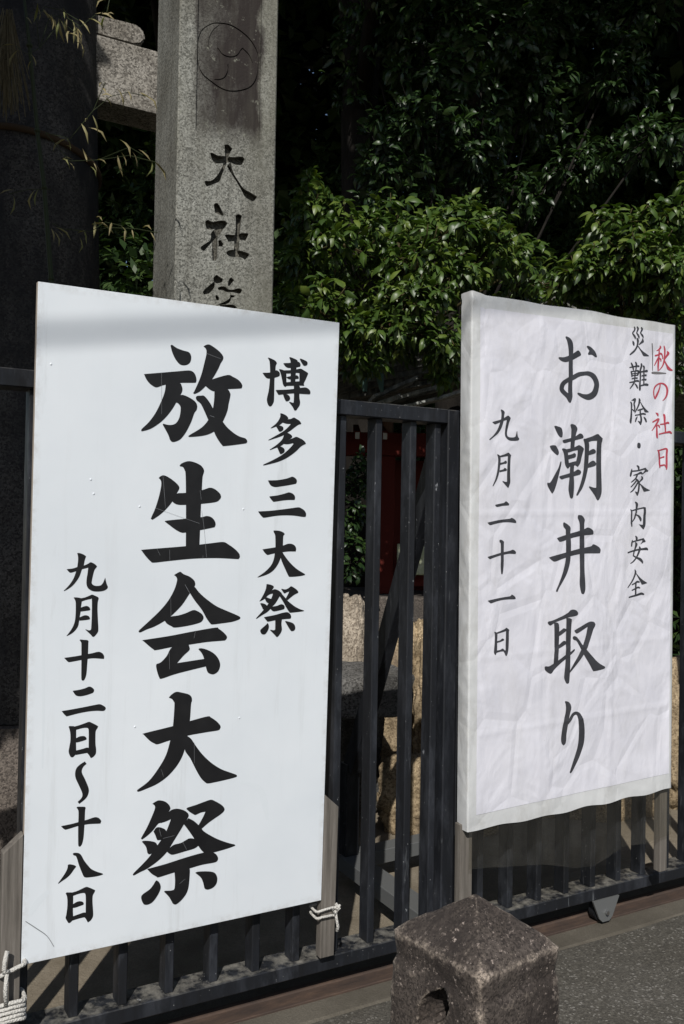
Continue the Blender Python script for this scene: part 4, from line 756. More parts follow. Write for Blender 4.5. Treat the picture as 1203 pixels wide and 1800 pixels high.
('r',[2884,3162,2827,3151,2815,3127,2799,3095,2779,3060,2758,3031,2733,3008,2703,2987,2672,2966,2643,2947,2616,2927,2589,2907,2565,2890,2548,2878,2548,2861,2571,2857,2592,2866,2621,2878,2655,2894,2688,2911,2719,2931,2751,2953,2784,2977,2815,3005,2844,3037,2872,3073,2895,3104,2911,3126]),
('r',[2784,3019,2781,2991,2793,2981,2809,2967,2826,2951,2844,2934,2867,2914,2893,2893,2914,2872,2928,2851,2934,2826,2935,2797,2932,2762,2928,2722,2923,2677,2917,2626,2909,2576,2900,2531,2892,2489,2881,2447,2871,2411,2864,2385,2887,2363,2924,2374,2936,2399,2955,2434,2975,2476,2991,2521,3002,2569,3010,2621,3016,2673,3020,2719,3024,2759,3027,2797,3026,2834,3017,2871,2996,2905,2968,2934,2939,2958,2914,2977,2888,2994,2861,3008,2838,3017,2822,3024]),
('p',[2762,2528,2900,2504,2961,2515,2947,2429,2886,2372,2848,2406]),
('r',[2866,2973,2817,2970,2794,2946,2761,2912,2723,2873,2686,2837,2646,2801,2602,2762,2562,2727,2535,2703,2540,2679,2574,2679,2604,2702,2648,2735,2696,2772,2739,2808,2780,2844,2820,2882,2855,2916,2879,2940]),
('r',[2925,2889,2877,2882,2852,2850,2817,2803,2778,2753,2742,2708,2712,2671,2683,2637,2655,2606,2629,2579,2601,2556,2571,2534,2543,2516,2523,2503,2522,2486,2545,2481,2569,2491,2603,2505,2643,2524,2681,2548,2714,2577,2745,2609,2776,2644,2808,2682,2845,2727,2884,2778,2920,2825,2945,2858]),
('r',[3091,3118,3080,3098,3086,3082,3096,3059,3100,3039,3098,3031,3093,3024,3078,3008,3056,2987,3034,2966,3015,2945,2997,2924,2981,2906,2970,2893,2976,2872,3005,2873,3021,2883,3043,2898,3069,2915,3093,2932,3118,2948,3148,2966,3178,2989,3197,3023,3187,3058,3162,3084,3137,3103,3120,3115]),
('p',[2972,2861,3019,2840,3159,2757,3314,2673,3565,2591,3541,2574,3254,2526,3223,2552,3129,2680])]),
('nei',[('r',[2565,1855,2548,1834,2554,1819,2561,1799,2569,1774,2574,1741,2578,1697,2581,1643,2583,1585,2584,1530,2583,1479,2580,1429,2577,1381,2579,1335,2588,1292,2601,1252,2614,1218,2623,1195,2652,1182,2676,1200,2675,1224,2674,1258,2672,1298,2670,1338,2668,1381,2666,1428,2663,1479,2660,1530,2659,1585,2658,1644,2655,1700,2650,1748,2638,1785,2622,1814,2608,1834,2598,1847]),
('r',[2596,1788,2628,1772,2672,1780,2737,1792,2808,1805,2873,1817,2929,1828,2982,1838,3034,1848,3086,1856,3141,1863,3199,1870,3250,1875,3286,1879,3314,1916,3269,1943,3233,1937,3183,1928,3125,1918,3069,1909,3016,1899,2963,1890,2908,1880,2852,1869,2788,1855,2718,1839,2654,1824,2610,1813]),
('r',[3284,1939,3251,1897,3253,1890,3249,1895,3248,1889,3247,1857,3245,1795,3240,1709,3236,1617,3232,1533,3229,1458,3227,1387,3225,1321,3224,1265,3226,1215,3229,1169,3232,1130,3234,1102,3254,1086,3280,1095,3297,1121,3321,1157,3346,1203,3363,1257,3369,1318,3369,1386,3365,1457,3364,1531,3366,1614,3369,1707,3371,1793,3371,1857,3369,1893,3362,1914,3353,1926,3351,1926]),
('p',[3008,1283,3209,1261,3316,1315,3318,1185,3257,1088,3211,1110]),
('r',[2783,2138,2779,2114,2791,2098,2806,2076,2816,2055,2819,2038,2823,2010,2826,1969,2826,1923,2824,1879,2821,1841,2816,1806,2809,1771,2800,1729,2788,1678,2774,1622,2757,1566,2739,1519,2716,1477,2687,1437,2659,1402,2639,1377,2646,1360,2671,1361,2696,1383,2734,1414,2776,1454,2811,1499,2835,1552,2854,1610,2869,1668,2883,1719,2893,1761,2901,1799,2908,1834,2916,1872,2927,1915,2942,1963,2951,2011,2947,2058,2917,2097,2876,2121,2840,2133,2817,2141]),
('r',[2817,1654,2826,1634,2853,1623,2892,1607,2931,1589,2959,1571,2978,1551,2996,1528,3012,1503,3025,1483,3037,1465,3050,1445,3060,1424,3068,1409,3110,1391,3145,1416,3147,1431,3151,1455,3150,1484,3139,1515,3118,1543,3091,1571,3057,1597,3018,1621,2970,1638,2919,1650,2874,1658,2843,1664])]),
('an',[('r',[2839,848,2827,821,2834,807,2844,788,2851,770,2854,756,2857,739,2860,713,2861,687,2862,669,2897,644,2939,662,2945,680,2954,706,2962,737,2960,769,2942,798,2917,819,2893,835,2878,845]),
('r',[2689,694,2668,686,2660,669,2648,645,2636,616,2627,585,2622,550,2619,511,2618,475,2617,450,2650,429,2685,446,2689,471,2694,506,2699,545,2703,579,2704,608,2705,638,2705,663,2705,681]),
('r',[2666,608,2707,588,2751,598,2815,612,2886,627,2950,639,3007,649,3064,657,3118,664,3165,672,3207,681,3242,689,3270,696,3290,701,3307,733,3265,753,3245,749,3216,744,3182,737,3142,730,3097,722,3044,713,2987,702,2928,691,2863,678,2791,663,2727,649,2683,640]),
('p',[3200,738,3277,743,3387,634,3357,602,3248,581,3141,528,3117,539,3201,630]),
('r',[2837,609,2825,587,2830,571,2835,551,2836,532,2834,517,2830,493,2822,457,2811,415,2799,373,2785,332,2770,289,2755,248,2743,210,2734,175,2728,142,2724,115,2721,96,2744,77,2774,88,2780,107,2788,134,2798,165,2810,198,2823,235,2838,275,2855,317,2872,357,2895,394,2922,433,2945,472,2956,513,2943,552,2915,579,2888,595,2871,605]),
('r',[2719,107,2724,79,2754,64,2798,42,2848,17,2897,-7,2944,-29,2990,-51,3030,-71,3062,-88,3089,-105,3116,-122,3143,-141,3165,-157,3181,-170,3196,-183,3208,-197,3216,-208,3248,-219,3269,-200,3270,-189,3272,-170,3269,-146,3257,-120,3239,-94,3216,-66,3184,-37,3142,-11,3091,8,3037,21,2984,32,2936,45,2887,62,2834,83,2788,102,2755,115]),
('r',[2437,202,2479,184,2512,193,2560,206,2617,220,2681,234,2756,248,2844,263,2933,277,3014,287,3088,293,3161,295,3229,296,3289,296,3339,298,3376,299,3398,298,3408,298,3417,299,3435,298,3457,292,3474,287,3524,292,3526,326,3519,337,3505,356,3478,377,3436,393,3391,396,3354,391,3318,384,3275,377,3219,372,3150,367,3075,361,2995,351,2911,337,2821,320,2733,302,2657,286,2591,270,2532,256,2484,243,2450,235]),
('r',[3048,443,3028,419,3031,405,3034,387,3033,369,3028,346,3015,309,2994,259,2971,206,2948,159,2929,121,2912,87,2893,55,2868,23,2837,-12,2800,-48,2761,-82,2726,-111,2691,-135,2654,-157,2620,-176,2596,-189,2594,-206,2617,-212,2644,-203,2684,-189,2730,-170,2774,-146,2816,-116,2858,-81,2898,-43,2934,-6,2964,28,2989,61,3011,96,3035,134,3063,181,3093,234,3119,286,3135,333,3132,373,3116,403,3097,422,3086,434])]),
('quan',[('r',[2840,-431,2828,-446,2832,-462,2838,-485,2841,-509,2839,-532,2834,-559,2826,-592,2813,-630,2794,-671,2769,-716,2740,-765,2705,-816,2666,-868,2614,-929,2553,-997,2495,-1058,2455,-1101,2463,-1121,2492,-1121,2537,-1081,2602,-1023,2672,-958,2732,-898,2776,-844,2814,-791,2846,-741,2873,-694,2896,-651,2915,-610,2927,-572,2931,-535,2921,-499,2899,-470,2877,-450,2863,-436]),
('p',[2893,-577,2939,-589,3095,-723,3282,-848,3517,-964,3494,-979,3253,-1025,3206,-986,3097,-842]),
('r',[2679,-1019,2715,-1031,2747,-1021,2792,-1007,2842,-991,2888,-977,2926,-963,2960,-951,2986,-943,3001,-940,3015,-940,3038,-941,3065,-945,3085,-948,3127,-931,3110,-898,3092,-890,3064,-879,3025,-868,2978,-866,2936,-878,2905,-895,2877,-913,2847,-929,2807,-946,2760,-964,2716,-981,2686,-992]),
('r',[2673,-1228,2709,-1241,2748,-1230,2805,-1215,2866,-1198,2918,-1184,2958,-1172,2990,-1161,3014,-1155,3028,-1152,3044,-1153,3066,-1158,3090,-1164,3108,-1169,3152,-1155,3139,-1121,3122,-1114,3096,-1103,3061,-1092,3018,-1088,2978,-1095,2947,-1107,2917,-1120,2883,-1134,2834,-1151,2775,-1170,2720,-1189,2682,-1201]),
('r',[2906,-931,2864,-952,2863,-991,2862,-1046,2860,-1108,2859,-1167,2857,-1228,2856,-1294,2855,-1353,2854,-1393,2896,-1419,2938,-1398,2939,-1357,2940,-1298,2942,-1233,2943,-1172,2944,-1112,2946,-1050,2947,-995,2948,-956]),
('r',[2505,-1482,2541,-1501,2578,-1497,2631,-1490,2691,-1482,2749,-1475,2804,-1468,2861,-1460,2920,-1452,2981,-1443,3044,-1433,3106,-1421,3162,-1412,3202,-1408,3231,-1408,3261,-1413,3293,-1420,3318,-1426,3370,-1408,3353,-1368,3332,-1358,3299,-1342,3250,-1327,3189,-1321,3127,-1329,3066,-1344,3006,-1361,2950,-1375,2894,-1385,2837,-1394,2779,-1402,2724,-1412,2666,-1423,2608,-1435,2557,-1447,2521,-1454])])]
L2R = [('qiu',[('r',[4107,8185,4097,8171,4098,8156,4100,8137,4096,8121,4090,8114,4080,8102,4061,8079,4037,8055,4014,8034,3990,8017,3960,7999,3932,7984,3912,7973,3906,7958,3925,7952,3949,7958,3983,7967,4023,7980,4061,7996,4098,8017,4134,8042,4167,8070,4189,8102,4187,8136,4166,8160,4143,8174,4129,8183]),
('r',[4073,8035,4042,8016,4038,7984,4033,7937,4027,7885,4023,7837,4021,7796,4021,7757,4020,7717,4017,7672,4008,7621,3995,7564,3983,7504,3977,7443,3979,7375,3986,7303,3995,7239,4001,7194,4032,7180,4061,7200,4064,7245,4069,7311,4074,7383,4079,7448,4085,7506,4091,7565,4097,7622,4102,7675,4105,7722,4107,7763,4108,7802,4109,7843,4108,7891,4106,7942,4104,7989,4102,8021]),
('r',[3811,7758,3854,7739,3883,7746,3926,7757,3974,7770,4023,7785,4069,7804,4113,7825,4146,7839,4159,7843,4163,7844,4177,7840,4197,7827,4215,7810,4229,7784,4240,7748,4247,7713,4253,7688,4287,7678,4313,7699,4308,7724,4301,7760,4292,7799,4279,7832,4264,7859,4244,7884,4212,7906,4160,7914,4106,7901,4062,7877,4024,7854,3989,7837,3950,7824,3905,7812,3863,7802,3834,7794]),
('r',[4053,7749,4011,7739,3988,7707,3956,7662,3921,7612,3889,7564,3860,7516,3831,7466,3805,7421,3787,7390,3799,7374,3825,7380,3850,7409,3884,7452,3923,7499,3958,7546,3991,7594,4024,7645,4052,7691,4072,7723]),
('r',[4041,7702,4047,7681,4066,7673,4093,7662,4118,7651,4130,7642,4138,7631,4145,7611,4151,7590,4155,7575,4182,7563,4207,7581,4208,7597,4211,7621,4210,7649,4195,7676,4163,7695,4126,7704,4093,7710,4071,7714]),
('r',[4331,8200,4312,8179,4318,8158,4326,8127,4334,8092,4339,8053,4342,8008,4344,7956,4344,7900,4342,7843,4336,7784,4329,7723,4319,7663,4307,7607,4294,7555,4281,7507,4263,7461,4239,7416,4201,7366,4151,7313,4103,7265,4069,7232,4073,7217,4095,7218,4134,7249,4190,7294,4250,7346,4300,7398,4335,7448,4362,7497,4383,7549,4400,7603,4413,7663,4421,7726,4425,7788,4428,7848,4431,7906,4432,7964,4431,8018,4425,8067,4412,8110,4393,8146,4375,8174,4362,8194]),
('r',[4509,8009,4496,7982,4502,7966,4511,7945,4513,7926,4510,7919,4507,7915,4499,7900,4482,7877,4462,7848,4440,7814,4414,7775,4391,7739,4374,7714,4390,7687,4434,7695,4456,7718,4488,7752,4522,7788,4551,7818,4576,7841,4603,7863,4628,7890,4641,7927,4625,7962,4595,7985,4566,8000,4548,8009]),
('r',[4377,7622,4361,7596,4382,7567,4412,7524,4445,7477,4473,7435,4491,7398,4504,7360,4524,7321,4563,7287,4623,7266,4687,7258,4742,7257,4779,7255,4819,7273,4808,7301,4778,7315,4738,7335,4699,7355,4673,7372,4649,7387,4619,7409,4585,7436,4551,7468,4513,7507,4474,7551,4439,7591,4415,7620])]),
('no',[('r',[4143,6733,4113,6711,4115,6694,4117,6671,4117,6644,4111,6613,4097,6575,4077,6531,4053,6484,4028,6439,4001,6397,3969,6355,3938,6313,3910,6272,3886,6228,3865,6184,3848,6145,3835,6118,3856,6092,3900,6102,3920,6127,3949,6163,3981,6205,4011,6246,4036,6287,4062,6331,4087,6376,4110,6422,4131,6470,4152,6520,4169,6567,4181,6610,4186,6647,4183,6678,4179,6703,4176,6720]),
('r',[3878,6093,3901,6121,3887,6143,3867,6173,3847,6207,3834,6243,3826,6282,3822,6325,3823,6369,3828,6410,3838,6450,3853,6488,3872,6524,3895,6556,3924,6585,3960,6611,3999,6636,4039,6657,4077,6674,4116,6688,4154,6697,4194,6703,4236,6704,4281,6700,4323,6693,4359,6682,4391,6667,4421,6649,4448,6626,4470,6600,4485,6571,4495,6537,4501,6500,4504,6462,4501,6421,4495,6377,4484,6333,4472,6294,4457,6260,4439,6229,4418,6200,4395,6173,4368,6145,4336,6118,4305,6095,4283,6078,4285,6060,4310,6059,4335,6073,4372,6093,4414,6118,4452,6146,4484,6174,4514,6206,4541,6241,4564,6280,4582,6324,4596,6373,4605,6422,4608,6469,4604,6514,4595,6556,4579,6597,4557,6634,4529,6667,4495,6697,4455,6722,4409,6742,4357,6754,4301,6760,4245,6761,4191,6757,4140,6750,4091,6737,4043,6721,3998,6701,3953,6677,3907,6649,3864,6617,3828,6581,3801,6541,3781,6499,3767,6455,3758,6411,3754,6366,3757,6319,3763,6273,3772,6231,3786,6191,3805,6153,3823,6121,3835,6099])]),
('sha',[('p',[3882,5578,4001,5575,4057,5529,4050,5452,4019,5439,3971,5480]),
('r',[3703,5192,3750,5182,3780,5195,3824,5214,3872,5235,3916,5254,3958,5273,3998,5292,4030,5305,4044,5309,4028,5311,4013,5323,4013,5322,4007,5307,3991,5281,3964,5244,3933,5204,3902,5165,3875,5130,3848,5095,3819,5060,3790,5025,3756,4986,3720,4945,3687,4908,3663,4882,3670,4865,3695,4867,3723,4891,3763,4925,3807,4963,3848,5000,3884,5033,3918,5066,3952,5100,3984,5136,4016,5175,4049,5217,4077,5256,4097,5290,4107,5317,4106,5344,4075,5370,4028,5373,3989,5361,3950,5343,3910,5323,3872,5303,3830,5283,3782,5261,3740,5241,3710,5227]),
('r',[3951,5129,3912,5105,3911,5062,3910,5000,3909,4933,3907,4875,3905,4828,3902,4786,3900,4746,3902,4709,3908,4675,3918,4643,3928,4618,3935,4600,3978,4584,4013,4610,4013,4629,4013,4655,4013,4686,4012,4718,4010,4752,4008,4790,4005,4833,4002,4880,3999,4938,3996,5005,3993,5066,3991,5109]),
('r',[3988,5117,3993,5093,4003,5086,4016,5077,4027,5068,4036,5061,4048,5050,4065,5033,4082,5015,4094,5003,4128,4998,4145,5021,4140,5035,4133,5056,4122,5080,4106,5100,4081,5114,4056,5122,4035,5125,4021,5127]),
('r',[4329,5564,4299,5526,4304,5511,4310,5492,4315,5470,4321,5441,4327,5399,4333,5344,4340,5284,4348,5225,4358,5169,4371,5112,4382,5058,4390,5008,4395,4958,4396,4908,4396,4865,4397,4834,4432,4816,4469,4837,4470,4868,4471,4912,4472,4963,4470,5015,4465,5068,4456,5124,4448,5180,4443,5234,4444,5291,4448,5351,4451,5408,4448,5458,4436,5496,4417,5525,4399,5543,4388,5555]),
('r',[4129,5136,4162,5116,4204,5121,4266,5129,4335,5138,4398,5148,4454,5161,4506,5175,4547,5186,4568,5190,4567,5191,4572,5192,4585,5186,4597,5180,4649,5182,4660,5217,4655,5226,4643,5242,4612,5261,4560,5266,4511,5254,4467,5235,4423,5216,4378,5201,4323,5189,4257,5179,4196,5170,4153,5164]),
('r',[4047,4751,4084,4734,4124,4743,4180,4755,4244,4769,4306,4781,4367,4791,4431,4801,4492,4810,4547,4817,4592,4823,4628,4826,4651,4827,4663,4827,4678,4825,4703,4818,4730,4807,4750,4799,4802,4805,4808,4840,4795,4853,4776,4874,4745,4897,4700,4913,4650,4915,4608,4907,4569,4897,4527,4887,4474,4875,4412,4862,4349,4847,4288,4833,4226,4819,4162,4804,4105,4790,4066,4781])]),
('ri',[('r',[3975,4149,3966,4125,3976,4112,3987,4096,3998,4076,4006,4049,4015,4008,4023,3954,4030,3894,4036,3837,4038,3782,4038,3725,4039,3669,4043,3618,4053,3568,4066,3522,4079,3482,4089,3454,4119,3442,4144,3460,4143,3489,4142,3530,4140,3577,4138,3624,4135,3674,4131,3729,4127,3786,4123,3843,4119,3901,4116,3961,4110,4018,4099,4066,4078,4103,4050,4127,4026,4141,4011,4150]),
('r',[4025,4117,4062,4100,4097,4108,4146,4120,4201,4132,4253,4143,4304,4154,4357,4164,4404,4173,4439,4178,4457,4178,4466,4176,4476,4174,4487,4171,4541,4193,4524,4233,4515,4236,4497,4241,4466,4245,4428,4243,4383,4234,4333,4222,4281,4208,4231,4195,4179,4182,4124,4168,4075,4155,4041,4147]),
('r',[4495,4233,4459,4197,4461,4187,4462,4175,4463,4162,4462,4141,4459,4111,4454,4073,4449,4024,4445,3965,4441,3888,4439,3797,4437,3707,4437,3633,4439,3577,4442,3533,4446,3498,4451,3469,4457,3444,4463,3425,4469,3409,4473,3398,4487,3388,4505,3396,4513,3406,4525,3421,4538,3442,4547,3469,4552,3501,4555,3537,4556,3581,4557,3636,4557,3710,4556,3800,4555,3890,4557,3965,4563,4021,4571,4068,4579,4107,4583,4144,4578,4174,4568,4197,4558,4210,4552,4218]),
('r',[4060,3822,4098,3806,4121,3812,4154,3820,4190,3830,4225,3838,4261,3845,4299,3852,4332,3858,4356,3862,4378,3902,4327,3924,4305,3917,4273,3906,4237,3895,4203,3884,4169,3875,4132,3866,4099,3858,4077,3852]),
('r',[4060,3528,4100,3507,4129,3511,4171,3518,4217,3525,4260,3531,4297,3540,4328,3549,4346,3554,4357,3554,4380,3541,4408,3512,4435,3482,4454,3460,4484,3457,4496,3476,4482,3499,4460,3533,4433,3569,4398,3596,4351,3607,4308,3603,4272,3596,4240,3589,4200,3583,4154,3574,4112,3566,4083,3560])])]
L2T = [('patch',[('r',[3657,8231,3630,8211,3637,8148,3648,8059,3659,7950,3669,7826,3677,7668,3684,7480,3690,7303,3694,7181,3715,7171,3736,7184,3736,7307,3735,7484,3733,7674,3728,7833,3720,7958,3708,8067,3697,8156,3689,8220])]),
('patch',[('r',[3643,7096,3688,7056,3743,7057,3821,7057,3914,7059,4013,7065,4130,7077,4267,7094,4393,7110,4480,7121,4502,7140,4482,7157,4395,7158,4269,7160,4134,7161,4017,7160,3919,7156,3827,7150,3749,7144,3694,7139])])]
LP = [('da',[('p',[1442,31415,1517,31472,1795,31388,2099,31414,2455,31431,2851,31522,2982,31436,2946,31317,2833,31148,2564,31116,2333,31178,2080,31099,1651,31017,1522,31181]),
('p',[2065,31868,2139,31936,2267,31928,2423,31792,2325,31588,2253,31352,2157,31037,2012,30641,1892,30299,1668,30140,1320,29962,1244,30049,1228,30195,1540,30269,1811,30584,2005,31013,2098,31451]),
('p',[2183,30992,2358,31195,2494,30743,2732,30406,2969,30129,3282,30001,3597,29860,3432,29647,3262,29659,3027,29775,2841,30072,2577,30456,2367,30723])]),
('sha',[('p',[1650,29140,1685,29281,1785,29314,1888,29225,1993,29041,2098,28833,2023,28797,1718,28865]),
('p',[1280,28420,1398,28531,1600,28465,1876,28553,2154,28587,2270,28484,2159,28295,2009,28200,1857,28216,1507,28106,1356,28135,1304,28251]),
('p',[1831,28250,2159,28344,1938,27967,1593,27574,1250,27147,1125,27193,1134,27342,1516,27663,1559,27990]),
('p',[1614,27750,1838,27904,1832,26912,1683,26795,1632,26838]),
('p',[1867,27685,1968,27723,2098,27566,2062,27450,1898,27428]),
('p',[2620,28882,2759,28972,2915,28924,2892,28746,2829,28037,2791,27332,2589,27157,2580,27654,2643,28361]),
('p',[2154,27946,2267,28006,2624,28034,2904,28147,3187,28185,3215,28089,3091,27821,2935,27851,2629,27760,2324,27695]),
('p',[2232,27186,2331,27311,2585,27380,2790,27382,3204,27309,3271,27217,3082,26968,2925,27074,2540,27051,2336,27075])]),
('hako',[('p',[1688,26038,1838,26190,1966,26112,2114,26047,2096,25900,1971,25844,1824,25817,1718,25877]),
('p',[1739,25879,1615,25783,1328,25504,1227,25369,1281,25263,1436,25311,1560,25386,1724,25589,1763,25717]),
('p',[1870,25626,2058,25710,2227,25708,2356,25619,2568,25622,2823,25713,2973,25678,2975,25605,2870,25479,2549,25506,2273,25486,2103,25549,1935,25531]),
('p',[2369,26014,2473,26151,2624,26044,2520,25907,2416,25771,2331,25772]),
('p',[1813,25311,1941,25222,1964,25100,1860,25069,1794,25185]),
('p',[2445,25380,2658,25383,2638,25298,2490,25261,2472,25114,2263,24946,1864,24863,1988,24938,2260,25091,2427,25233]),
('p',[1990,24876,2560,24967,2775,24845,2289,24701,2077,24720])]),
('crest',[('r',[793,36029,821,36049,845,36172,879,36350,925,36539,986,36696,1069,36814,1172,36920,1283,37011,1386,37085,1470,37136,1546,37167,1626,37188,1723,37206,1841,37225,1973,37241,2110,37247,2244,37236,2378,37207,2515,37162,2650,37106,2777,37044,2896,36978,3010,36905,3116,36822,3213,36726,3303,36610,3387,36479,3458,36339,3510,36199,3539,36057,3550,35909,3548,35760,3538,35615,3524,35472,3501,35331,3467,35197,3421,35073,3364,34960,3297,34856,3216,34762,3114,34678,2978,34598,2814,34524,2643,34462,2486,34419,2349,34394,2220,34386,2094,34394,1967,34416,1833,34457,1696,34518,1563,34587,1440,34654,1328,34715,1224,34775,1132,34839,1054,34914,992,34995,944,35083,905,35186,874,35313,850,35491,836,35708,828,35913,821,36055,796,36068,773,36043,781,35902,792,35697,808,35479,833,35298,865,35167,903,35059,952,34965,1015,34878,1096,34798,1190,34729,1295,34666,1407,34604,1530,34536,1665,34466,1805,34405,1944,34361,2078,34336,2210,34326,2345,34333,2490,34357,2653,34401,2829,34464,2999,34541,3144,34627,3256,34722,3345,34826,3415,34939,3473,35059,3521,35190,3554,35330,3575,35475,3589,35620,3598,35768,3600,35920,3589,36073,3559,36221,3505,36366,3432,36509,3346,36643,3254,36762,3155,36864,3047,36951,2932,37027,2811,37095,2682,37159,2544,37217,2403,37263,2263,37293,2123,37303,1980,37298,1845,37282,1724,37261,1625,37241,1538,37217,1455,37180,1365,37124,1259,37047,1144,36953,1034,36841,944,36711,879,36545,832,36352,798,36172,774,36049]),
('r',[1736,37141,1714,37141,1668,37094,1602,37026,1530,36946,1468,36861,1419,36771,1376,36675,1340,36575,1311,36475,1292,36367,1280,36254,1274,36153,1269,36083,1289,36068,1311,36087,1317,36158,1326,36258,1339,36370,1359,36473,1386,36569,1419,36665,1458,36759,1502,36844,1559,36925,1627,37003,1692,37071,1737,37119]),
('r',[1700,36152,1692,36125,1727,36078,1776,36009,1837,35937,1909,35882,1993,35850,2088,35830,2186,35823,2280,35829,2371,35851,2461,35888,2545,35936,2619,35993,2680,36066,2727,36149,2765,36226,2796,36283,2821,36318,2841,36342,2858,36358,2871,36371,2873,36394,2852,36397,2837,36387,2815,36373,2785,36348,2750,36308,2713,36245,2674,36169,2630,36095,2580,36035,2517,35988,2442,35945,2362,35912,2282,35892,2198,35885,2106,35891,2018,35907,1943,35933,1877,35980,1815,36044,1764,36109,1727,36154]),
('r',[2831,36354,2830,36327,2877,36295,2944,36251,3017,36197,3079,36136,3134,36055,3188,35955,3235,35861,3268,35795,3294,35793,3307,35819,3276,35886,3231,35982,3178,36085,3121,36172,3053,36237,2976,36292,2906,36334,2858,36364]),
('r',[2180,35526,2160,35504,2164,35455,2170,35385,2172,35307,2163,35233,2140,35159,2108,35079,2070,35003,2030,34942,1988,34897,1941,34862,1889,34833,1836,34808,1775,34787,1706,34771,1642,34759,1597,34750,1583,34731,1596,34715,1641,34720,1706,34726,1779,34736,1847,34755,1908,34782,1966,34815,2022,34858,2072,34913,2117,34983,2156,35065,2189,35150,2211,35232,2219,35314,2215,35396,2208,35466,2203,35515])])]


def smooth_poly(q):
    n = len(q) // 2
    P = [Vector((q[2 * i] / 1e4, q[2 * i + 1] / 1e4)) for i in range(n)]
    out = []
    cor = []
    for i in range(n):
        a = P[i] - P[i - 1]
        b = P[(i + 1) % n] - P[i]
        cor.append(a.length > 0 and b.length > 0 and abs(a.angle_signed(b)) > R(58))
    for i in range(n):
        p0, p1, p2, p3 = P[i - 1], P[i], P[(i + 1) % n], P[(i + 2) % n]
        if cor[i]:
            p0 = p1
        if cor[(i + 1) % n]:
            p3 = p2
        for k in range(4):
            t = k / 4
            out.append(0.5 * (2 * p1 + (p2 - p0) * t + (2 * p0 - 5 * p1 + 4 * p2 - p3) * t * t
                              + (3 * p1 - p0 - 3 * p2 + p3) * t ** 3))
    return out


def outline(kind, q):
    if kind == 'p':
        return smooth_poly(q)
    return [Vector((q[2 * i] / 1e4, q[2 * i + 1] / 1e4)) for i in range(len(q) // 2)]


def letters(data, m, parent, off, fn=None, name='brush_character', fine=0.0):
    for nm, strokes in data:
        bm = bmesh.new()
        for k, (kind, q) in enumerate(strokes):
            P = outline(kind, q)
            y = -(off + 0.00006 * k)
            vs = [bm.verts.new((p.x, y, p.y)) for p in P]
            for tri in geometry.tessellate_polygon([[Vector((p.x, p.y, 0)) for p in P]]):
                try:
                    bm.faces.new([vs[i] for i in tri])
                except ValueError:
                    pass
        for f in bm.faces:
            f.normal_update()
            if f.normal.y > 0:
                f.normal_flip()
        if fine:
            for _ in range(3):
                es = [e for e in bm.edges if e.calc_length() > fine]
                if not es:
                    break
                bmesh.ops.subdivide_edges(bm, edges=es, cuts=1)
            bmesh.ops.triangulate(bm, faces=bm.faces[:])
        if fn:
            for v in bm.verts:
                v.co.y += fn(v.co.x, v.co.z)
        from_bm(name, bm, m, parent)


# ------------------------------------------------------------------ ground
def sheet(name, pts, z, m, label=None):
    o = from_data(name, [(p[0], p[1], z) for p in pts], [list(range(len(pts)))], m)
    return tag(o, kind='structure')


sheet('ground', [(-150, -150), (150, -150), (150, 150), (-150, 150)], -0.012, M['sand'])
q = [world(-60, 2.515, 0), world(60, 2.515, 0), world(60, -60, 0), world(-60, -60, 0)]
sheet('road', q[::-1], 0.0, M['asphalt'])
q = [world(-60, 2.515, 0), world(60, 2.515, 0), world(60, 2.80, 0), world(-60, 2.80, 0)]
bm = bmesh.new()
NS = 60
rows = [[bm.verts.new(world(-6 + 12 * i / NS, v + (0.012 * noise.noise(Vector((i * 0.7, 0, 0))) if k == 0 else 0), zz))
         for i in range(NS + 1)] for k, (v, zz) in enumerate(((2.505, 0.0005), (2.515, 0.006), (2.84, 0.008), (2.86, -0.02)))]
for A, B in zip(rows, rows[1:]):
    for i in range(NS):
        bm.faces.new((A[i], A[i + 1], B[i + 1], B[i]))
tag(from_bm('kerb_strip', bm, M['concrete']), kind='structure')

# steel floor rail the gate rolls on
r0 = thing('floor_rail', 'rusty steel floor rail lying under the black gates', 'rail', world(0, 0, 0), TH)
bm = bmesh.new()
box(bm, (-6, 2.640, 0.004), (6, 2.672, 0.034), 0.004)
box(bm, (-6, 2.605, 0.004), (6, 2.64, 0.014), 0.002)
box(bm, (-6, 2.672, 0.004), (6, 2.71, 0.014), 0.002)
from_bm('running_rail', bm, M['rust'], r0)


# ------------------------------------------------------------------ gates
def gate(label, u0, u1, first, pitch, nb, stile0, stile1):
    g = thing('sliding_gate', label, 'gate', world(u0, 2.58, 0), TH, 'black steel sliding gates')
    L = u1 - u0
    from_bm('top_rail', BX((stile0, 0, 1.902), (L - stile1, 0.09, 1.952), 0.003), M['steel'], g)
    from_bm('bottom_rail', BX((stile0, 0, 0.109), (L - stile1, 0.10, 0.154), 0.003), M['steel'], g)
    from_bm('stile', BX((0, 0, 0.109), (stile0, 0.10, 1.952), 0.004), M['steel'], g)
    from_bm('stile', BX((L - stile1, 0, 0.109), (L, 0.10, 1.952), 0.004), M['steel'], g)
    for k in range(nb):
        u = first + pitch * k - u0
        if u < stile0 + 0.01 or u > L - stile1 - 0.03:
            continue
        from_bm('bar', BX((u, 0.018, 0.153), (u + 0.027, 0.074, 1.903), 0.003), M['steel'], g)
    return g


G1 = gate('black barred steel gate behind the board of bold black lettering', -0.75, 1.957, 1.619 - 0.1396 * 16, 0.1396, 18, 0.052, 0.052)
from_bm('bar', BX((1.861 + 0.75, 0.018, 0.153), (1.888 + 0.75, 0.074, 1.903), 0.003), M['steel'], G1)
G2 = gate('black barred steel gate behind the wrinkled plastic covered notice', 1.962, 4.35, 2.079, 0.1385, 17, 0.05, 0.052)
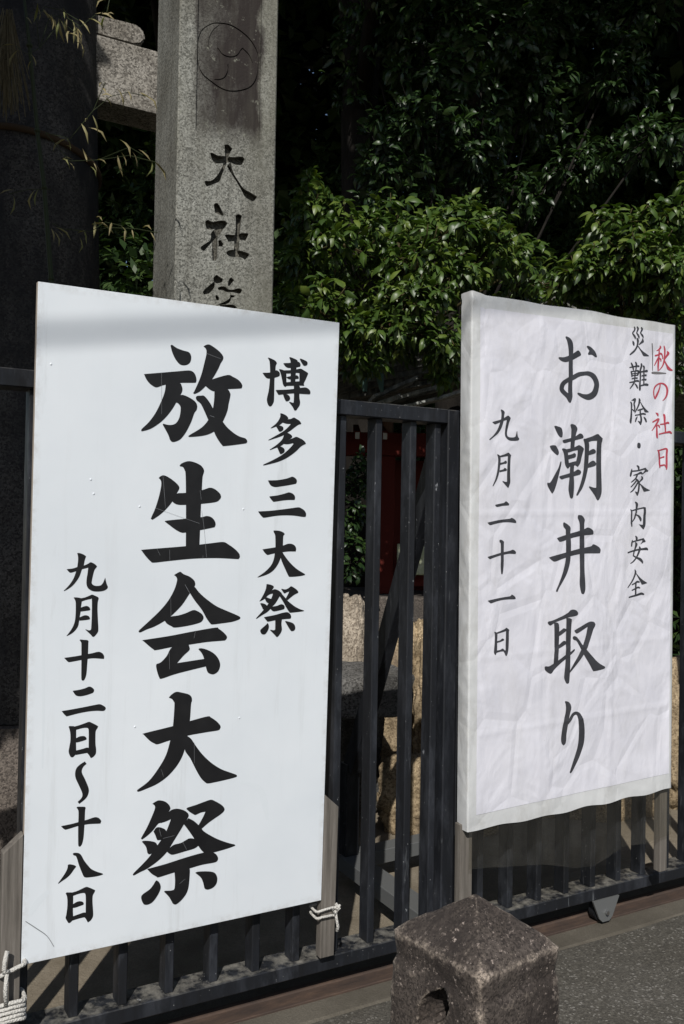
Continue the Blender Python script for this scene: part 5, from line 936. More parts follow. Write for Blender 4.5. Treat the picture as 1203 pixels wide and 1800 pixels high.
# brace stand behind the first gate
br = []
bm = bmesh.new()
beam(bm, (0.055 + 2.71, 0.82, 0.10), (2.735, 0.16, 0.10), 0.10, 0.06)
from_bm('stand_foot', bm, M['grey_steel'], G1)
bm = bmesh.new()
beam(bm, (2.82, 0.83, 0.10), (3.45, 0.86, 0.10), 0.09, 0.06)
from_bm('stand_foot', bm, M['grey_steel'], G1)
bm = bmesh.new()
beam(bm, (2.765, 0.82, 0.128), (2.765, 0.82, 0.52), 0.065, 0.065, Vector((1, 0, 0)))
from_bm('stand_post', bm, M['steel'], G1)
bm = bmesh.new()
beam(bm, (2.765, 0.80, 0.50), (2.72, 0.11, 1.90), 0.075, 0.05, Vector((1, 0, 0)))
from_bm('brace', bm, M['steel'], G1)
# roller under the second gate
bm = bmesh.new()
prof = [(-0.07, 0.108), (0.07, 0.108), (0.035, 0.035), (0.018, 0.02), (-0.018, 0.02), (-0.035, 0.035)]
f = [[bm.verts.new((0.735 + x, y, z)) for x, z in prof] for y in (-0.004, 0.004)]
bm.faces.new(f[0]); bm.faces.new(f[1][::-1])
for i in range(6):
    j = (i + 1) % 6
    bm.faces.new((f[0][j], f[0][i], f[1][i], f[1][j]))
brk = from_bm('roller_bracket', bm, M['grey_steel'], G2)
bm = bmesh.new()
bmesh.ops.create_cone(bm, cap_ends=True, segments=8, radius1=0.008, radius2=0.008, depth=0.012,
                      matrix=Matrix.Translation((0.735, -0.009, 0.055)) @ Matrix.Rotation(R(90), 4, 'X'))
from_bm('bolt', bm, mat('bright_bolt', (0.6, 0.6, 0.6), 0.3, 0.5, 1.0), brk)
bm = bmesh.new()
bmesh.ops.create_cone(bm, cap_ends=True, segments=32, radius1=0.045, radius2=0.045, depth=0.03,
                      matrix=Matrix.Translation((0.735, 0.03, 0.058)) @ Matrix.Rotation(R(90), 4, 'X'))
from_bm('wheel', bm, M['steel'], brk)


# ------------------------------------------------------------------ first sign: white board
def frame(c, X, Z):
    X, Z = Vector(X).normalized(), Vector(Z).normalized()
    Y = Z.cross(X).normalized()
    m = Matrix((X, Y, Z)).transposed().to_4x4()
    m.translation = Vector(c)
    return m


def stake(x0, x1, y0, y1, zb, zl, zr, m, parent, pointed=False):
    bm = bmesh.new()
    lo = [bm.verts.new(p) for p in ((x0, y0, zb), (x1, y0, zb), (x1, y1, zb), (x0, y1, zb))]
    hi = [bm.verts.new(p) for p in ((x0, y0, zl), (x1, y0, zr), (x1, y1, zr), (x0, y1, zl))]
    bm.faces.new(lo[::-1]); bm.faces.new(hi)
    for i in range(4):
        j = (i + 1) % 4
        bm.faces.new((lo[i], lo[j], hi[j], hi[i]))
    bmesh.ops.bevel(bm, geom=bm.edges[:], offset=0.0018, segments=1, affect='EDGES')
    return from_bm('stake', bm, m, parent)


M1 = frame((-0.42711, 2.65722, 1.26355), (0.87025, 0.49259, 0.00328), (0.01434, -0.03199, 0.99939))
s1 = thing('sign_board', 'white board with bold black lettering, tied to the gate at left', 'sign', mw=M1)
HB = 0.908
from_bm('panel', BX((-0.455, 0, -0.91), (0.455, 0.004, 0.91), 0.0008), M['panel'], s1)
from_bm('backing', BX((-0.4555, 0.004, -0.9105), (0.4555, 0.021, 0.9105), 0.0008), M['edge_wood'], s1)
letters(L1M, M['smudge'], s1, 0.0003, None, 'smudge')
letters(L1, M['ink'], s1, 0.0006)
letters(L1T, M['scratch'], s1, 0.0016, None, 'scratch')
letters(L1D, M['scratch'], s1, 0.0016, None, 'pencil_mark')
stake(-0.509, -0.4575, -0.002, 0.03, -1.22, -0.60, -0.555, M['wood'], s1)
stake(0.4575, 0.508, 0.0, 0.032, -1.098, -0.575, -0.62, M['wood'], s1)
# dents and screw heads on the panel
for x, z in [(-0.1662, 0.3229), (-0.1623, -0.2975), (0.1485, 0.3218), (0.1556, -0.3023), (-0.4171, 0.6966), (-0.3039, 0.3937), (-0.2951, 0.3552)]:
    bm = bmesh.new()
    bmesh.ops.create_uvsphere(bm, u_segments=10, v_segments=6, radius=0.0032,
                              matrix=Matrix.Translation((x, -0.0002, z)) @ Matrix.Diagonal((1, 0.4, 1, 1)))
    from_bm('screw_head', bm, M['panel'], s1, True)

# ------------------------------------------------------------------ second sign: covered notice
M2 = frame((0.86883, 3.33384, 1.43195), (0.86434, 0.50268, 0.01516), (-0.00927, -0.01423, 0.99986))
s2 = thing('sign_board', 'white notice under wrinkled clear plastic with thin grey and red lettering', 'sign', mw=M2)


def wrinkle(x, z):
    q = Vector((x * 2.4 + z * 1.1, z * 1.5 - x * 0.9, 3.1))
    a = noise.noise(q) * 0.0078
    q2 = Vector((x * 8.5 + z * 5.0, z * 4.2 - x * 3.0, 7.7))
    b = noise.noise(q2) * 0.0024
    e = min(1.0, max(0.0, (0.484 - abs(x)) / 0.035)) * min(1.0, max(0.0, (0.89 - abs(z)) / 0.04))
    fold = 0.0
    for zc in (0.17, -0.32, -0.58):
        fold -= 0.0016 * max(0.0, 1 - abs(z - zc - 0.012 * x) / 0.012)
    for xc in (-0.19, 0.16):
        fold -= 0.0020 * max(0.0, 1 - abs(x - xc) / 0.010)
    return (a + b + fold) * e


def cover_path():
    P = [(-0.503, 0.060), (-0.5045, 0.045), (-0.5055, 0.03), (-0.5058, 0.018), (-0.5055, 0.008), (-0.5050, 0.0028), (-0.5030, 0.0006), (-0.4985, 0.0)]
    P += [(-0.492 + 0.984 * i / 90, 0.0) for i in range(1, 90)]
    P += [(0.492, 0.0005), (0.500, 0.003), (0.504, 0.010), (0.505, 0.03), (0.505, 0.060)]
    return P


PA = cover_path()
NZ = 170
vs, fs = [], []
for j in range(NZ + 1):
    tz = j / NZ
    for i, (x, y) in enumerate(PA):
        zt = 0.906 + 0.009 * max(0.0, min(1.0, (-0.44 - x) / 0.06)) + 0.006 * noise.noise(Vector((x * 7, 1.3, 0)))
        zb = -0.908 + 0.010 * noise.noise(Vector((x * 5, 9.3, 0))) + 0.003 * math.sin(x * 31)
        z = zb + (zt - zb) * tz
        side = 1.0 if abs(x) > 0.5052 else 0.0
        dx = side * 0.0022 * noise.noise(Vector((z * 30, y * 40 + z * 9, 2.2))) + side * 0.002 * noise.noise(Vector((z * 5, 4, 1)))
        # top left corner is bunched up
        cr = max(0.0, 1 - math.hypot(x + 0.5, z - 0.9) / 0.12)
        dy = wrinkle(x, z) + cr * 0.008 * noise.noise(Vector((x * 40, z * 40, 0)))
        vs.append((x + dx * (1 if x < 0 else -1), y + dy, z))
n = len(PA)
for j in range(NZ):
    for i in range(n - 1):
        a = j * n + i
        fs.append((a, a + 1, a + n + 1, a + n))
# lid over the top
top = NZ * n
ctr = []
for i in range(n - 1):
    pass
cov = from_data('vinyl_cover', vs, fs, M['vinyl'], s2, True)
from_bm('backing_frame', BX((-0.496, 0.012, -0.90), (0.496, 0.056, 0.897), 0.002), M['wood'], s2)
# paper sheet inside
vs, fs = [], []
NX, NY = 96, 170
for j in range(NY + 1):
    for i in range(NX + 1):
        x = -0.470 + 0.952 * i / NX
        z = -0.850 + 1.716 * j / NY + (0.010 * x)
        vs.append((x, wrinkle(x, z) - 0.0011, z))
for j in range(NY):
    for i in range(NX):
        a = j * (NX + 1) + i
        fs.append((a, a + 1, a + NX + 2, a + NX + 1))
from_data('paper_sheet', vs, fs, M['paper'], s2, True)
letters(L2, M['ink_grey'], s2, 0.0020, wrinkle, fine=0.014)
letters(L2R, M['ink_red'], s2, 0.0020, wrinkle, fine=0.014)
letters(L2T, M['patch_edge'], s2, 0.0018, wrinkle, 'patch_edge_shadow', fine=0.014)
# loose clear sheet hanging below
vs, fs = [], []
low = [(-0.50, -1.035), (-0.3, -1.06), (-0.13, -1.09), (0.0, -1.125), (0.09, -1.135), (0.24, -1.09), (0.36, -1.10), (0.50, -1.085)]
NX, NY = 70, 14
for j in range(NY + 1):
    for i in range(NX + 1):
        x = -0.495 + 0.995 * i / NX
        for (xa, za), (xb, zb) in zip(low, low[1:]):
            if xa <= x <= xb:
                zl = za + (zb - za) * (x - xa) / (xb - xa)
                break
        z = -0.895 + (zl + 0.895) * j / NY
        y = 0.004 + 0.012 * noise.noise(Vector((x * 6, z * 5, 0.4))) * j / NY + 0.006 * noise.noise(Vector((x * 18, z * 9, 5)))
        vs.append((x, y, z))
for j in range(NY):
    for i in range(NX):
        a = j * (NX + 1) + i
        fs.append((a, a + NX + 1, a + NX + 2, a + 1))
from_data('loose_plastic_sheet', vs, fs, M['sheet'], s2, True)
stake(-0.513, -0.462, 0.028, 0.06, -1.30, -0.89, -0.89, M['wood'], s2)
stake(0.460, 0.500, 0.02, 0.052, -1.235, -0.89, -0.89, M['wood'], s2)

# ------------------------------------------------------------------ ropes
def loop(uc, vc, z, hu, hv, tilt, r):
    P = []
    for k in range(28):
        a = 2 * math.pi * k / 28
        c, s = math.cos(a), math.sin(a)
        x = hu * math.copysign(abs(c) ** 0.45, c)
        y = hv * math.copysign(abs(s) ** 0.45, s)
        P.append(world(uc + x, vc + y, z + tilt * x + 0.002 * math.sin(3 * a)))
    return P


bm = bmesh.new()
for z, t_ in ((0.326, 0.06), (0.303, -0.03)):
    tube(bm, loop(1.431, 2.566, z, 0.036, 0.029, t_, 0), 0.0042, 8, True)
kn = world(1.463, 2.542, 0.318)
tube(bm, [kn + Vector(p) for p in ((0, 0, 0.02), (0.012, -0.006, 0.006), (0.0, -0.01, -0.012), (-0.010, -0.004, 0.002), (0.006, -0.008, 0.016))], 0.005, 8)
tube(bm, [kn + Vector(p) for p in ((0, -0.004, 0), (0.004, -0.010, -0.025), (0.009, -0.006, -0.05), (0.006, -0.004, -0.066))], [0.0045, 0.0045, 0.005, 0.006], 8)
tube(bm, [kn + Vector(p) for p in ((0, -0.004, 0), (0.010, -0.006, 0.010), (0.014, -0.004, 0.018))], 0.004, 8)
tag(from_bm('rope_tie', bm, M['rope'], None, True), 'short white rope knotted round the right stake of the bold lettered board', 'rope', 'white ropes tying the board')
bm = bmesh.new()
for k, (z, t_) in enumerate(((0.355, 0.30), (0.268, 0.02), (0.256, 0.05), (0.244, 0.0), (0.232, 0.06), (0.222, -0.02))):
    tube(bm, loop(0.477, 2.562, z, 0.034 + 0.002 * (k % 2), 0.034, t_, 0), 0.0058, 8, True)
tube(bm, [world(0.462, 2.527, 0.41), world(0.455, 2.522, 0.385), world(0.452, 2.522, 0.36), world(0.472, 2.529, 0.3535)], 0.006, 8)
tube(bm, [world(0.462, 2.527, 0.350), world(0.458, 2.523, 0.31), world(0.461, 2.525, 0.268)], 0.0055, 8)
tag(from_bm('rope_tie', bm, M['rope'], None, True), 'white rope wound in many turns round the left stake at the bottom', 'rope', 'white ropes tying the board')

# ------------------------------------------------------------------ stone pillar
YP = R(22)
pil = thing('stone_pillar', 'tall square granite pillar with carved characters and a carved crest', 'pillar', (-0.73218, 3.9, 0), YP)
sh = from_bm('shaft', BX((0, 0, -0.2), (0.441, 0.52, 5.2), 0.006), M['pillar'], pil)
cut = []


def prism(P, y0, y1, bev=0.0):
    bm = bmesh.new()
    cx = sum(p.x for p in P) / len(P)
    a = [bm.verts.new((p.x, y0, p.y)) for p in P]
    b = [bm.verts.new((p.x, y1, p.y)) for p in P]
    k = len(P)
    fa = bm.faces.new(a)
    fb = bm.faces.new(b[::-1])
    for i in range(k):
        j = (i + 1) % k
        bm.faces.new((a[j], a[i], b[i], b[j]))
    bmesh.ops.recalc_face_normals(bm, faces=bm.faces[:])
    bmesh.ops.triangulate(bm, faces=[fa, fb])
    o = from_bm('cutter', bm, M['pillar'])
    cut.append(o)


o = from_bm('cutter', BX((0.078, -0.05, 3.235), (0.364, 0.012, 4.3)), M['pillar'])
cut.append(o)
for nm, strokes in LP:
    for kind, q in strokes:
        P = outline(kind, q)
        d = (0.0, 0.0155) if nm == 'crest' else (-0.05, 0.026)
        prism(P, d[0], d[1] + 0.0007 * (len(cut) % 5))
for o in cut:
    o.parent = pil
    md = sh.modifiers.new('cut', 'BOOLEAN')
    md.operation = 'DIFFERENCE'
    md.solver = 'EXACT'
    md.use_self = True
    md.object = o
dg = bpy.context.evaluated_depsgraph_get()
me = bpy.data.meshes.new_from_object(sh.evaluated_get(dg))
sh.modifiers.clear()
sh.data = me
for o in cut:
    bpy.data.objects.remove(o)

# ------------------------------------------------------------------ torii
tor = thing('torii_gate', 'stone torii gate with a thick column coloured dark for shade and grey tie beam', 'torii', world(0.891, 4.679, 0), TH)


def column(x0):
    bm = bmesh.new()
    prof = [(0.40, 0.62), (0.385, 1.2), (0.36, 2.0), (0.335, 2.7), (0.295, 3.95), (0.275, 4.9)]
    rings = []
    for r_, z in prof:
        rings.append([bm.verts.new((x0 + r_ * math.cos(a), r_ * math.sin(a), z)) for a in [2 * math.pi * i / 48 for i in range(48)]])
    for A, B in zip(rings, rings[1:]):
        for i in range(48):
            j = (i + 1) % 48
            bm.faces.new((A[i], A[j], B[j], B[i]))
    c = from_bm('column', bm, M['torii_shade'], tor, True)
    bm = bmesh.new()
    bmesh.ops.create_cone(bm, cap_ends=True, segments=40, radius1=0.56, radius2=0.46, depth=0.62,
                          matrix=Matrix.Translation((x0, 0, 0.305)))
    from_bm('base_stone', bm, M['base_stone'], tor)


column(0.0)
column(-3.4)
bm = BX((-3.9, -0.115, 3.640), (0.86, 0.115, 3.966), 0.012, None, 2)
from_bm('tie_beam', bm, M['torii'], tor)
bm = bmesh.new()
prof = [(0.0, 3.972), (0.46, 3.972), (0.505, 3.985), (0.528, 4.015), (0.525, 4.05), (0.495, 4.078), (0.455, 4.083), (0.43, 4.068), (0.0, 4.062)]
f = [[bm.verts.new((x, y, z)) for x, z in prof] for y in (-0.10, 0.10)]
bm.faces.new(f[0]); bm.faces.new(f[1][::-1])
for i in range(len(prof)):
    j = (i + 1) % len(prof)
    bm.faces.new((f[0][j], f[0][i], f[1][i], f[1][j]))
bmesh.ops.bevel(bm, geom=bm.edges[:], offset=0.008, segments=2, affect='EDGES')
from_bm('wedge', bm, M['torii'], tor)
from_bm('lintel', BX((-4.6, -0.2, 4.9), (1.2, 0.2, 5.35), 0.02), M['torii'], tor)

# rope round the column
bm = bmesh.new()
P = []
for k in range(40):
    a = 2 * math.pi * k / 40
    P.append(world(0.891 + 0.322 * math.cos(a), 4.679 + 0.322 * math.sin(a), 3.29 - 0.05 * math.cos(a) - 0.03 * math.sin(a)))
tube(bm, P, 0.016, 8, True)
tag(from_bm('hemp_rope', bm, M['hemp'], None, True), 'thin brown rope tied round the dark torii column', 'rope')
# straw tassel
bm = bmesh.new()
rnd = random.Random(4)
c0 = Vector((-1.417, 3.75, 3.586))
for k in range(110):
    a, rr = rnd.uniform(0, 6.28), rnd.uniform(0, 0.05)
    L = rnd.uniform(0.26, 0.40)
    p0 = c0 + Vector((rr * 0.4 * math.cos(a), rr * 0.4 * math.sin(a), rnd.uniform(-.03, .06)))
    p1 = p0 + Vector((rr * 0.7 * math.cos(a), rr * math.sin(a), -L * 0.5))
    p2 = p0 + Vector((rr * 1.6 * math.cos(a) + rnd.uniform(-.01, .01), rr * 1.6 * math.sin(a), -L))
    tube(bm, [p0, p1, p2], 0.0016, 4)
tag(from_bm('straw_tassel', bm, M['straw']), 'frayed straw tassel hanging in front of the torii column', 'tassel')

# ------------------------------------------------------------------ bollard
BO = Vector((0.3252, 2.1324, 0))
bol = thing('bollard', 'weathered square granite bollard with low pyramid top and chain hole', 'bollard', BO, R(37))
h = 0.147
bm = bmesh.new()
prof = [(h * 1.03, -0.1), (h * 1.03, 0.30), (h * 1.005, 0.46), (h * 0.995, 0.520), (h * 0.955, 0.538), (h * 0.965, 0.556), (h * 0.985, 0.572), (h * 0.99, 0.594)]
NSD = 14
prev = None


def ring(hh, z):
    out = []
    for s in range(4):
        for k in range(NSD):
            t_ = -1 + 2 * k / NSD
            x, y = ((t_, -1), (1, t_), (-t_, 1), (-1, -t_))[s]
            ln = (abs(x) ** 22 + abs(y) ** 22) ** (1 / 22)
            out.append(bm.verts.new((hh * x / ln, hh * y / ln, z)))
    return out


zz = []
for (ha, za), (hb, zb) in zip(prof, prof[1:]):
    st = max(1, int((zb - za) / 0.02))
    for k in range(st):
        zz.append((ha + (hb - ha) * k / st, za + (zb - za) * k / st))
zz.append(prof[-1])
for k in range(1, 8):
    t_ = k / 8
    zz.append((h * 0.99 * (1 - t_), 0.598 + 0.100 * t_))
rs = [ring(a, b) for a, b in zz]
for A, B in zip(rs, rs[1:]):
    for i in range(len(A)):
        j = (i + 1) % len(A)
        bm.faces.new((A[i], A[j], B[j], B[i]))
tip = bm.verts.new((0, 0, 0.697))
A = rs[-1]
for i in range(len(A)):
    bm.faces.new((A[i], A[(i + 1) % len(A)], tip))
bmesh.ops.subdivide_edges(bm, edges=bm.edges[:], cuts=1, use_grid_fill=True)
for v in bm.verts:
    v.co.x *= 0.89
for v in bm.verts:
    q = v.co
    d = noise.fractal(q * 26, 1.0, 2.0, 5) * 0.0032 + noise.noise(q * 7 + Vector((5, 1, 2))) * 0.0045
    nn = Vector((q.x, q.y, 0.5 * max(0, q.z - 0.59) * 4))
    if nn.length > 1e-4:
        v.co += nn.normalized() * d
post = from_bm('post', bm, M['bollard'], bol, True)
bm = bmesh.new()
bmesh.ops.create_uvsphere(bm, u_segments=32, v_segments=20, radius=1.0,
                          matrix=Matrix.Translation((-h - 0.0, -0.008, 0.458)) @ Matrix.Rotation(R(14), 4, 'X') @ Matrix.Diagonal((0.16, 0.038, 0.072, 1)))
rough_up(bm, 0.022, 14)
co = from_bm('cutter', bm, M['bollard'])
co.parent = bol
md = post.modifiers.new('cut', 'BOOLEAN')
md.object = co
md.solver = 'EXACT'
dg = bpy.context.evaluated_depsgraph_get()
me = bpy.data.meshes.new_from_object(post.evaluated_get(dg))
post.modifiers.clear()
post.data = me
bpy.data.objects.remove(co)

# ------------------------------------------------------------------ overhead cable (its shadow crosses the board)
ca, cb = Vector((-1.252, -2.464, 6.437)), Vector((-0.462, -1.994, 6.556))
dd = (cb - ca) / (cb - ca).length
bm = bmesh.new()
tube(bm, [ca - dd * 14, ca - dd * 5, ca, cb, cb + dd * 5, cb + dd * 14], 0.0112, 8)
tag(from_bm('overhead_cable', bm, M['cable']), 'black overhead cable strung along the street above the signs', 'cable')


# ------------------------------------------------------------------ leaves
def leaf_mesh(pos, dirs, per, L, W, spread, droop, seed, simple=False, jit=0.35):
    rg = np.random.default_rng(seed)
    n = len(pos)
    pos = np.repeat(pos, per, 0)
    ax = np.repeat(dirs, per, 0)
    N = n * per
    ax /= np.linalg.norm(ax, axis=1, keepdims=True) + 1e-9
    rv = rg.normal(size=(N, 3))
    rad = rv - (rv * ax).sum(1, keepdims=True) * ax
    rad /= np.linalg.norm(rad, axis=1, keepdims=True) + 1e-9
    d = ax * rg.uniform(0.1, 0.9, (N, 1)) + rad * spread * rg.uniform(0.5, 1.2, (N, 1))
    d[:, 2] -= droop * rg.uniform(0.4, 1.3, N)
    d /= np.linalg.norm(d, axis=1, keepdims=True) + 1e-9
    up = np.tile([0, -0.25, 1.0], (N, 1)) + rg.normal(size=(N, 3)) * jit
    side = np.cross(d, up)
    side /= np.linalg.norm(side, axis=1, keepdims=True) + 1e-9
    nr = np.cross(side, d)
    ln = L * rg.uniform(0.4, 1.25, (N, 1))
    wd = W * ln / L * rg.uniform(0.8, 1.2, (N, 1))
    p0 = pos - ax * ln * rg.uniform(0, 0.9, (N, 1)) + rad * 0.01
    if simple:
        T = [(0, 0, 0), (0.45, 1, 0.06), (1, 0, -0.12), (0.45, -1, 0.06)]
        F = [(0, 3, 2, 1)]
    else:
        T = [(0, 0, 0), (0.30, 0, 0.10), (0.66, 0, 0.10), (1, 0, -0.14), (0.26, 0.86, 0.05), (0.60, 0.90, 0.03), (0.26, -0.86, 0.05), (0.60, -0.90, 0.03)]
        F = [(0, 1, 4), (1, 2, 5, 4), (2, 3, 5), (0, 6, 1), (1, 6, 7, 2), (2, 7, 3)]
    k = len(T)
    V = np.zeros((N, k, 3))
    bend = rg.uniform(0.3, 2.2, (N, 1))
    for i, (a, b, c) in enumerate(T):
        V[:, i] = p0 + d * ln * a + side * wd * 0.5 * b + nr * ln * c * (bend if c < 0 else 1)
    base = (np.arange(N) * k)[:, None]
    faces = []
    for f in F:
        faces.append(base + np.array(f)[None])
    return V.reshape(-1, 3), faces


def mesh_np(name, V, faces, m, parent, smooth):
    me = bpy.data.meshes.new(name)
    me.vertices.add(len(V))
    me.vertices.foreach_set('co', np.asarray(V, dtype=np.float32).ravel())
    li = np.concatenate([f.ravel() for f in faces]).astype(np.int32)
    tot = np.concatenate([np.full(len(f), f.shape[1]) for f in faces]).astype(np.int32)
    st = np.concatenate([[0], np.cumsum(tot)[:-1]]).astype(np.int32)
    me.loops.add(len(li))
    me.loops.foreach_set('vertex_index', li)
    me.polygons.add(len(tot))
    me.polygons.foreach_set('loop_start', st)
    me.update(calc_edges=True)
    me.validate()
    return link(name, me, m, parent, smooth)


def blob_tips(blobs, seed, shell=0.55):
    rg = np.random.default_rng(seed)
    P, Dr = [], []
    for cx, cy, cz, rx, ry, rz, n in blobs:
        v = rg.normal(size=(n, 3))
        v /= np.linalg.norm(v, axis=1, keepdims=True)
        r_ = rg.uniform(shell ** 3, 1, n) ** (1 / 3)
        r_ *= 1 + 0.18 * np.sin(v[:, 0] * 5 + cx * 3) * np.cos(v[:, 2] * 6 + cz)
        P.append(np.array([cx, cy, cz]) + v * r_[:, None] * np.array([rx, ry, rz]))
        dv = v / np.array([rx, ry, rz])
        dv /= np.linalg.norm(dv, axis=1, keepdims=True)
        dv[:, 2] += 0.35
        Dr.append(dv)
    return np.concatenate(P), np.concatenate(Dr)


def tree(name, label, cat, base, trunk, blobs, lm, bm_, per, L, W, seed, spread=0.9, droop=0.35,
         simple=False, twigs=True, group=None, shell=0.55, branch=0.03, jit=0.35):
    base = Vector(base)
    g = thing(name, label, cat, base, 0, group)
    P, Dr = blob_tips(blobs, seed, shell)
    V, F = leaf_mesh(P, Dr, per, L, W, spread, droop, seed + 1, simple, jit)
    V = V - np.array(base)
    mesh_np('crown', V, F, lm, g, not simple)
    rnd = random.Random(seed)
    b = bmesh.new()
    if trunk:
        pts = [Vector(p[:3]) - base for p in trunk]
        tube(b, pts, [p[3] for p in trunk], 12)
        from_bm('trunk', b, bm_, g, True)
        b = bmesh.new()
        t0 = pts[-1] if len(pts) < 3 else pts[-2]
        for bl in blobs:
            c = Vector(bl[:3]) - base
            mid = (t0 + c) / 2 + Vector((rnd.uniform(-.1, .1), rnd.uniform(-.1, .1), -0.05 + rnd.uniform(-.1, .1)))
            tube(b, [t0, mid, c], [branch, branch * 0.7, branch * 0.4], 6)
    if twigs:
        cs = [Vector(bl[:3]) - base for bl in blobs]
        step = max(1, len(P) // 260)
        for i in range(0, len(P), step):
            p = Vector(P[i]) - base
            c = min(cs, key=lambda q_: (q_ - p).length)
            d = Vector(Dr[i]).normalized()
            tube(b, [c + (p - c) * 0.35, p - d * L * 0.8, p], [0.006, 0.004, 0.0025], 4)
    if len(b.verts):
        from_bm('branches', b, M['twig'] if twigs and lm is M['leaf'] else M['bark'], g, True)
    else:
        b.free()
    return g


# sunlit broadleaf tree between the pillar and the covered notice
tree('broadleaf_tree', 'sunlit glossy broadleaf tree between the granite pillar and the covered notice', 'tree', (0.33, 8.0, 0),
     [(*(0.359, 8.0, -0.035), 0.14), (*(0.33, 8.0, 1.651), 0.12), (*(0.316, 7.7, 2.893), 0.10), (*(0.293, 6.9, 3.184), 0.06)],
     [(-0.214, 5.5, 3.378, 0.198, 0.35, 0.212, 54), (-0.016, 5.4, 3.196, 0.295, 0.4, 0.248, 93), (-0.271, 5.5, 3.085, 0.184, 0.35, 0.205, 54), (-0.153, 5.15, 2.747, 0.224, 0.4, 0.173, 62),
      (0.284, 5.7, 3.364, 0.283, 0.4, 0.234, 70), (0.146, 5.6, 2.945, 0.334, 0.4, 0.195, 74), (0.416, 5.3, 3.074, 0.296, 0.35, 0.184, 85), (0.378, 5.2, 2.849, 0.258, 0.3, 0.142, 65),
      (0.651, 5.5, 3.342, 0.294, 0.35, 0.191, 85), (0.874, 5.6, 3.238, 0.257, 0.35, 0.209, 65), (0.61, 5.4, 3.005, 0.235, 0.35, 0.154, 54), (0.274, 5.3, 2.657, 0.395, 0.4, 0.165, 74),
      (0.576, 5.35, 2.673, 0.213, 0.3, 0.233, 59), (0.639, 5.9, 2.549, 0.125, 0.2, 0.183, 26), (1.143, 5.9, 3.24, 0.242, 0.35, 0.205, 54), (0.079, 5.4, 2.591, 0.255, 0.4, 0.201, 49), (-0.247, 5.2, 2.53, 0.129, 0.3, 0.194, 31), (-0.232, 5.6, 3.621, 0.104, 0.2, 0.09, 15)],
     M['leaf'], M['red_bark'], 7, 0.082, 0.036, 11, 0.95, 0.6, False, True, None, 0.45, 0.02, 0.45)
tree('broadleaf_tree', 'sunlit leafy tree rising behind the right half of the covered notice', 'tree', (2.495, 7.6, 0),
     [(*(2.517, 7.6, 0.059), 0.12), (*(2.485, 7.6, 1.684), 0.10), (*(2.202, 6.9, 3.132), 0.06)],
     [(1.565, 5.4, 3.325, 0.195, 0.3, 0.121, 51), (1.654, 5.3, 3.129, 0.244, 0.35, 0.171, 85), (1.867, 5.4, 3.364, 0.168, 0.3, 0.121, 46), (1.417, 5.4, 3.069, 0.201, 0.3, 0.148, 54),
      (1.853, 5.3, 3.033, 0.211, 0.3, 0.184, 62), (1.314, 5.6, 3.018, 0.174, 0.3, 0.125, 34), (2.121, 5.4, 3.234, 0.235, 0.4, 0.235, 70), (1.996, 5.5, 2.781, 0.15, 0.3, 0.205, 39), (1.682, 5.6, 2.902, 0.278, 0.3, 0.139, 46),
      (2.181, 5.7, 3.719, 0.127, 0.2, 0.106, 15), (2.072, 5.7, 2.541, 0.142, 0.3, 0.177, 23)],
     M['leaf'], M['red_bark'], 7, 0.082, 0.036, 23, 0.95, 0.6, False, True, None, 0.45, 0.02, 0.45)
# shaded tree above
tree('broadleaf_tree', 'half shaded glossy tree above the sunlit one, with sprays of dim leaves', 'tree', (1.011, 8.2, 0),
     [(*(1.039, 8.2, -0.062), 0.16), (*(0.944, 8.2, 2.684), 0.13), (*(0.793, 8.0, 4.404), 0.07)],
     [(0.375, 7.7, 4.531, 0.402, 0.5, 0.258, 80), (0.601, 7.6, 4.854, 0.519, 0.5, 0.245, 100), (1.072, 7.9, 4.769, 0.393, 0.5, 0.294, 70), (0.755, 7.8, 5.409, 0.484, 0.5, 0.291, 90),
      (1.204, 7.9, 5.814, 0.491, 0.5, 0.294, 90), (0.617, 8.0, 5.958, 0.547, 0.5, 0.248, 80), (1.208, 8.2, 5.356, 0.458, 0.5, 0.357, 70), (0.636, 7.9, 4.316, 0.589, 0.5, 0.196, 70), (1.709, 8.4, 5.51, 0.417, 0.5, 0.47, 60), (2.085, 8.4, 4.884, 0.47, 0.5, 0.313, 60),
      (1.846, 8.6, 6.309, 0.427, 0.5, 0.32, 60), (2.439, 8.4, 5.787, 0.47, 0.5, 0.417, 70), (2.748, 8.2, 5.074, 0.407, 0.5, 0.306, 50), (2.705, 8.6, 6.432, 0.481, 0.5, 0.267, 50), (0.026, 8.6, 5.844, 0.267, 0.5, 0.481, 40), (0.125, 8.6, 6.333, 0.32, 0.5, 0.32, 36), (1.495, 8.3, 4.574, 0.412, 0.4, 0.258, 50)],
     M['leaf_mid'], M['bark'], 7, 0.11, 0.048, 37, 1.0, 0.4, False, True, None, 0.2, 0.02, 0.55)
# low shrub seen through the gate
tree('shrub', 'dark leafy shrub seen between the gate bars beside the red shrine', 'shrub', (0.071, 6.2, 0), None,
     [(0.07, 6.2, 1.702, 0.116, 0.25, 0.27, 60), (0.057, 6.2, 1.355, 0.131, 0.25, 0.231, 50), (0.146, 6.3, 1.901, 0.102, 0.2, 0.157, 24)], M['leaf_mid'], M['bark'], 6, 0.06, 0.03, 41, 0.9, 0.3)
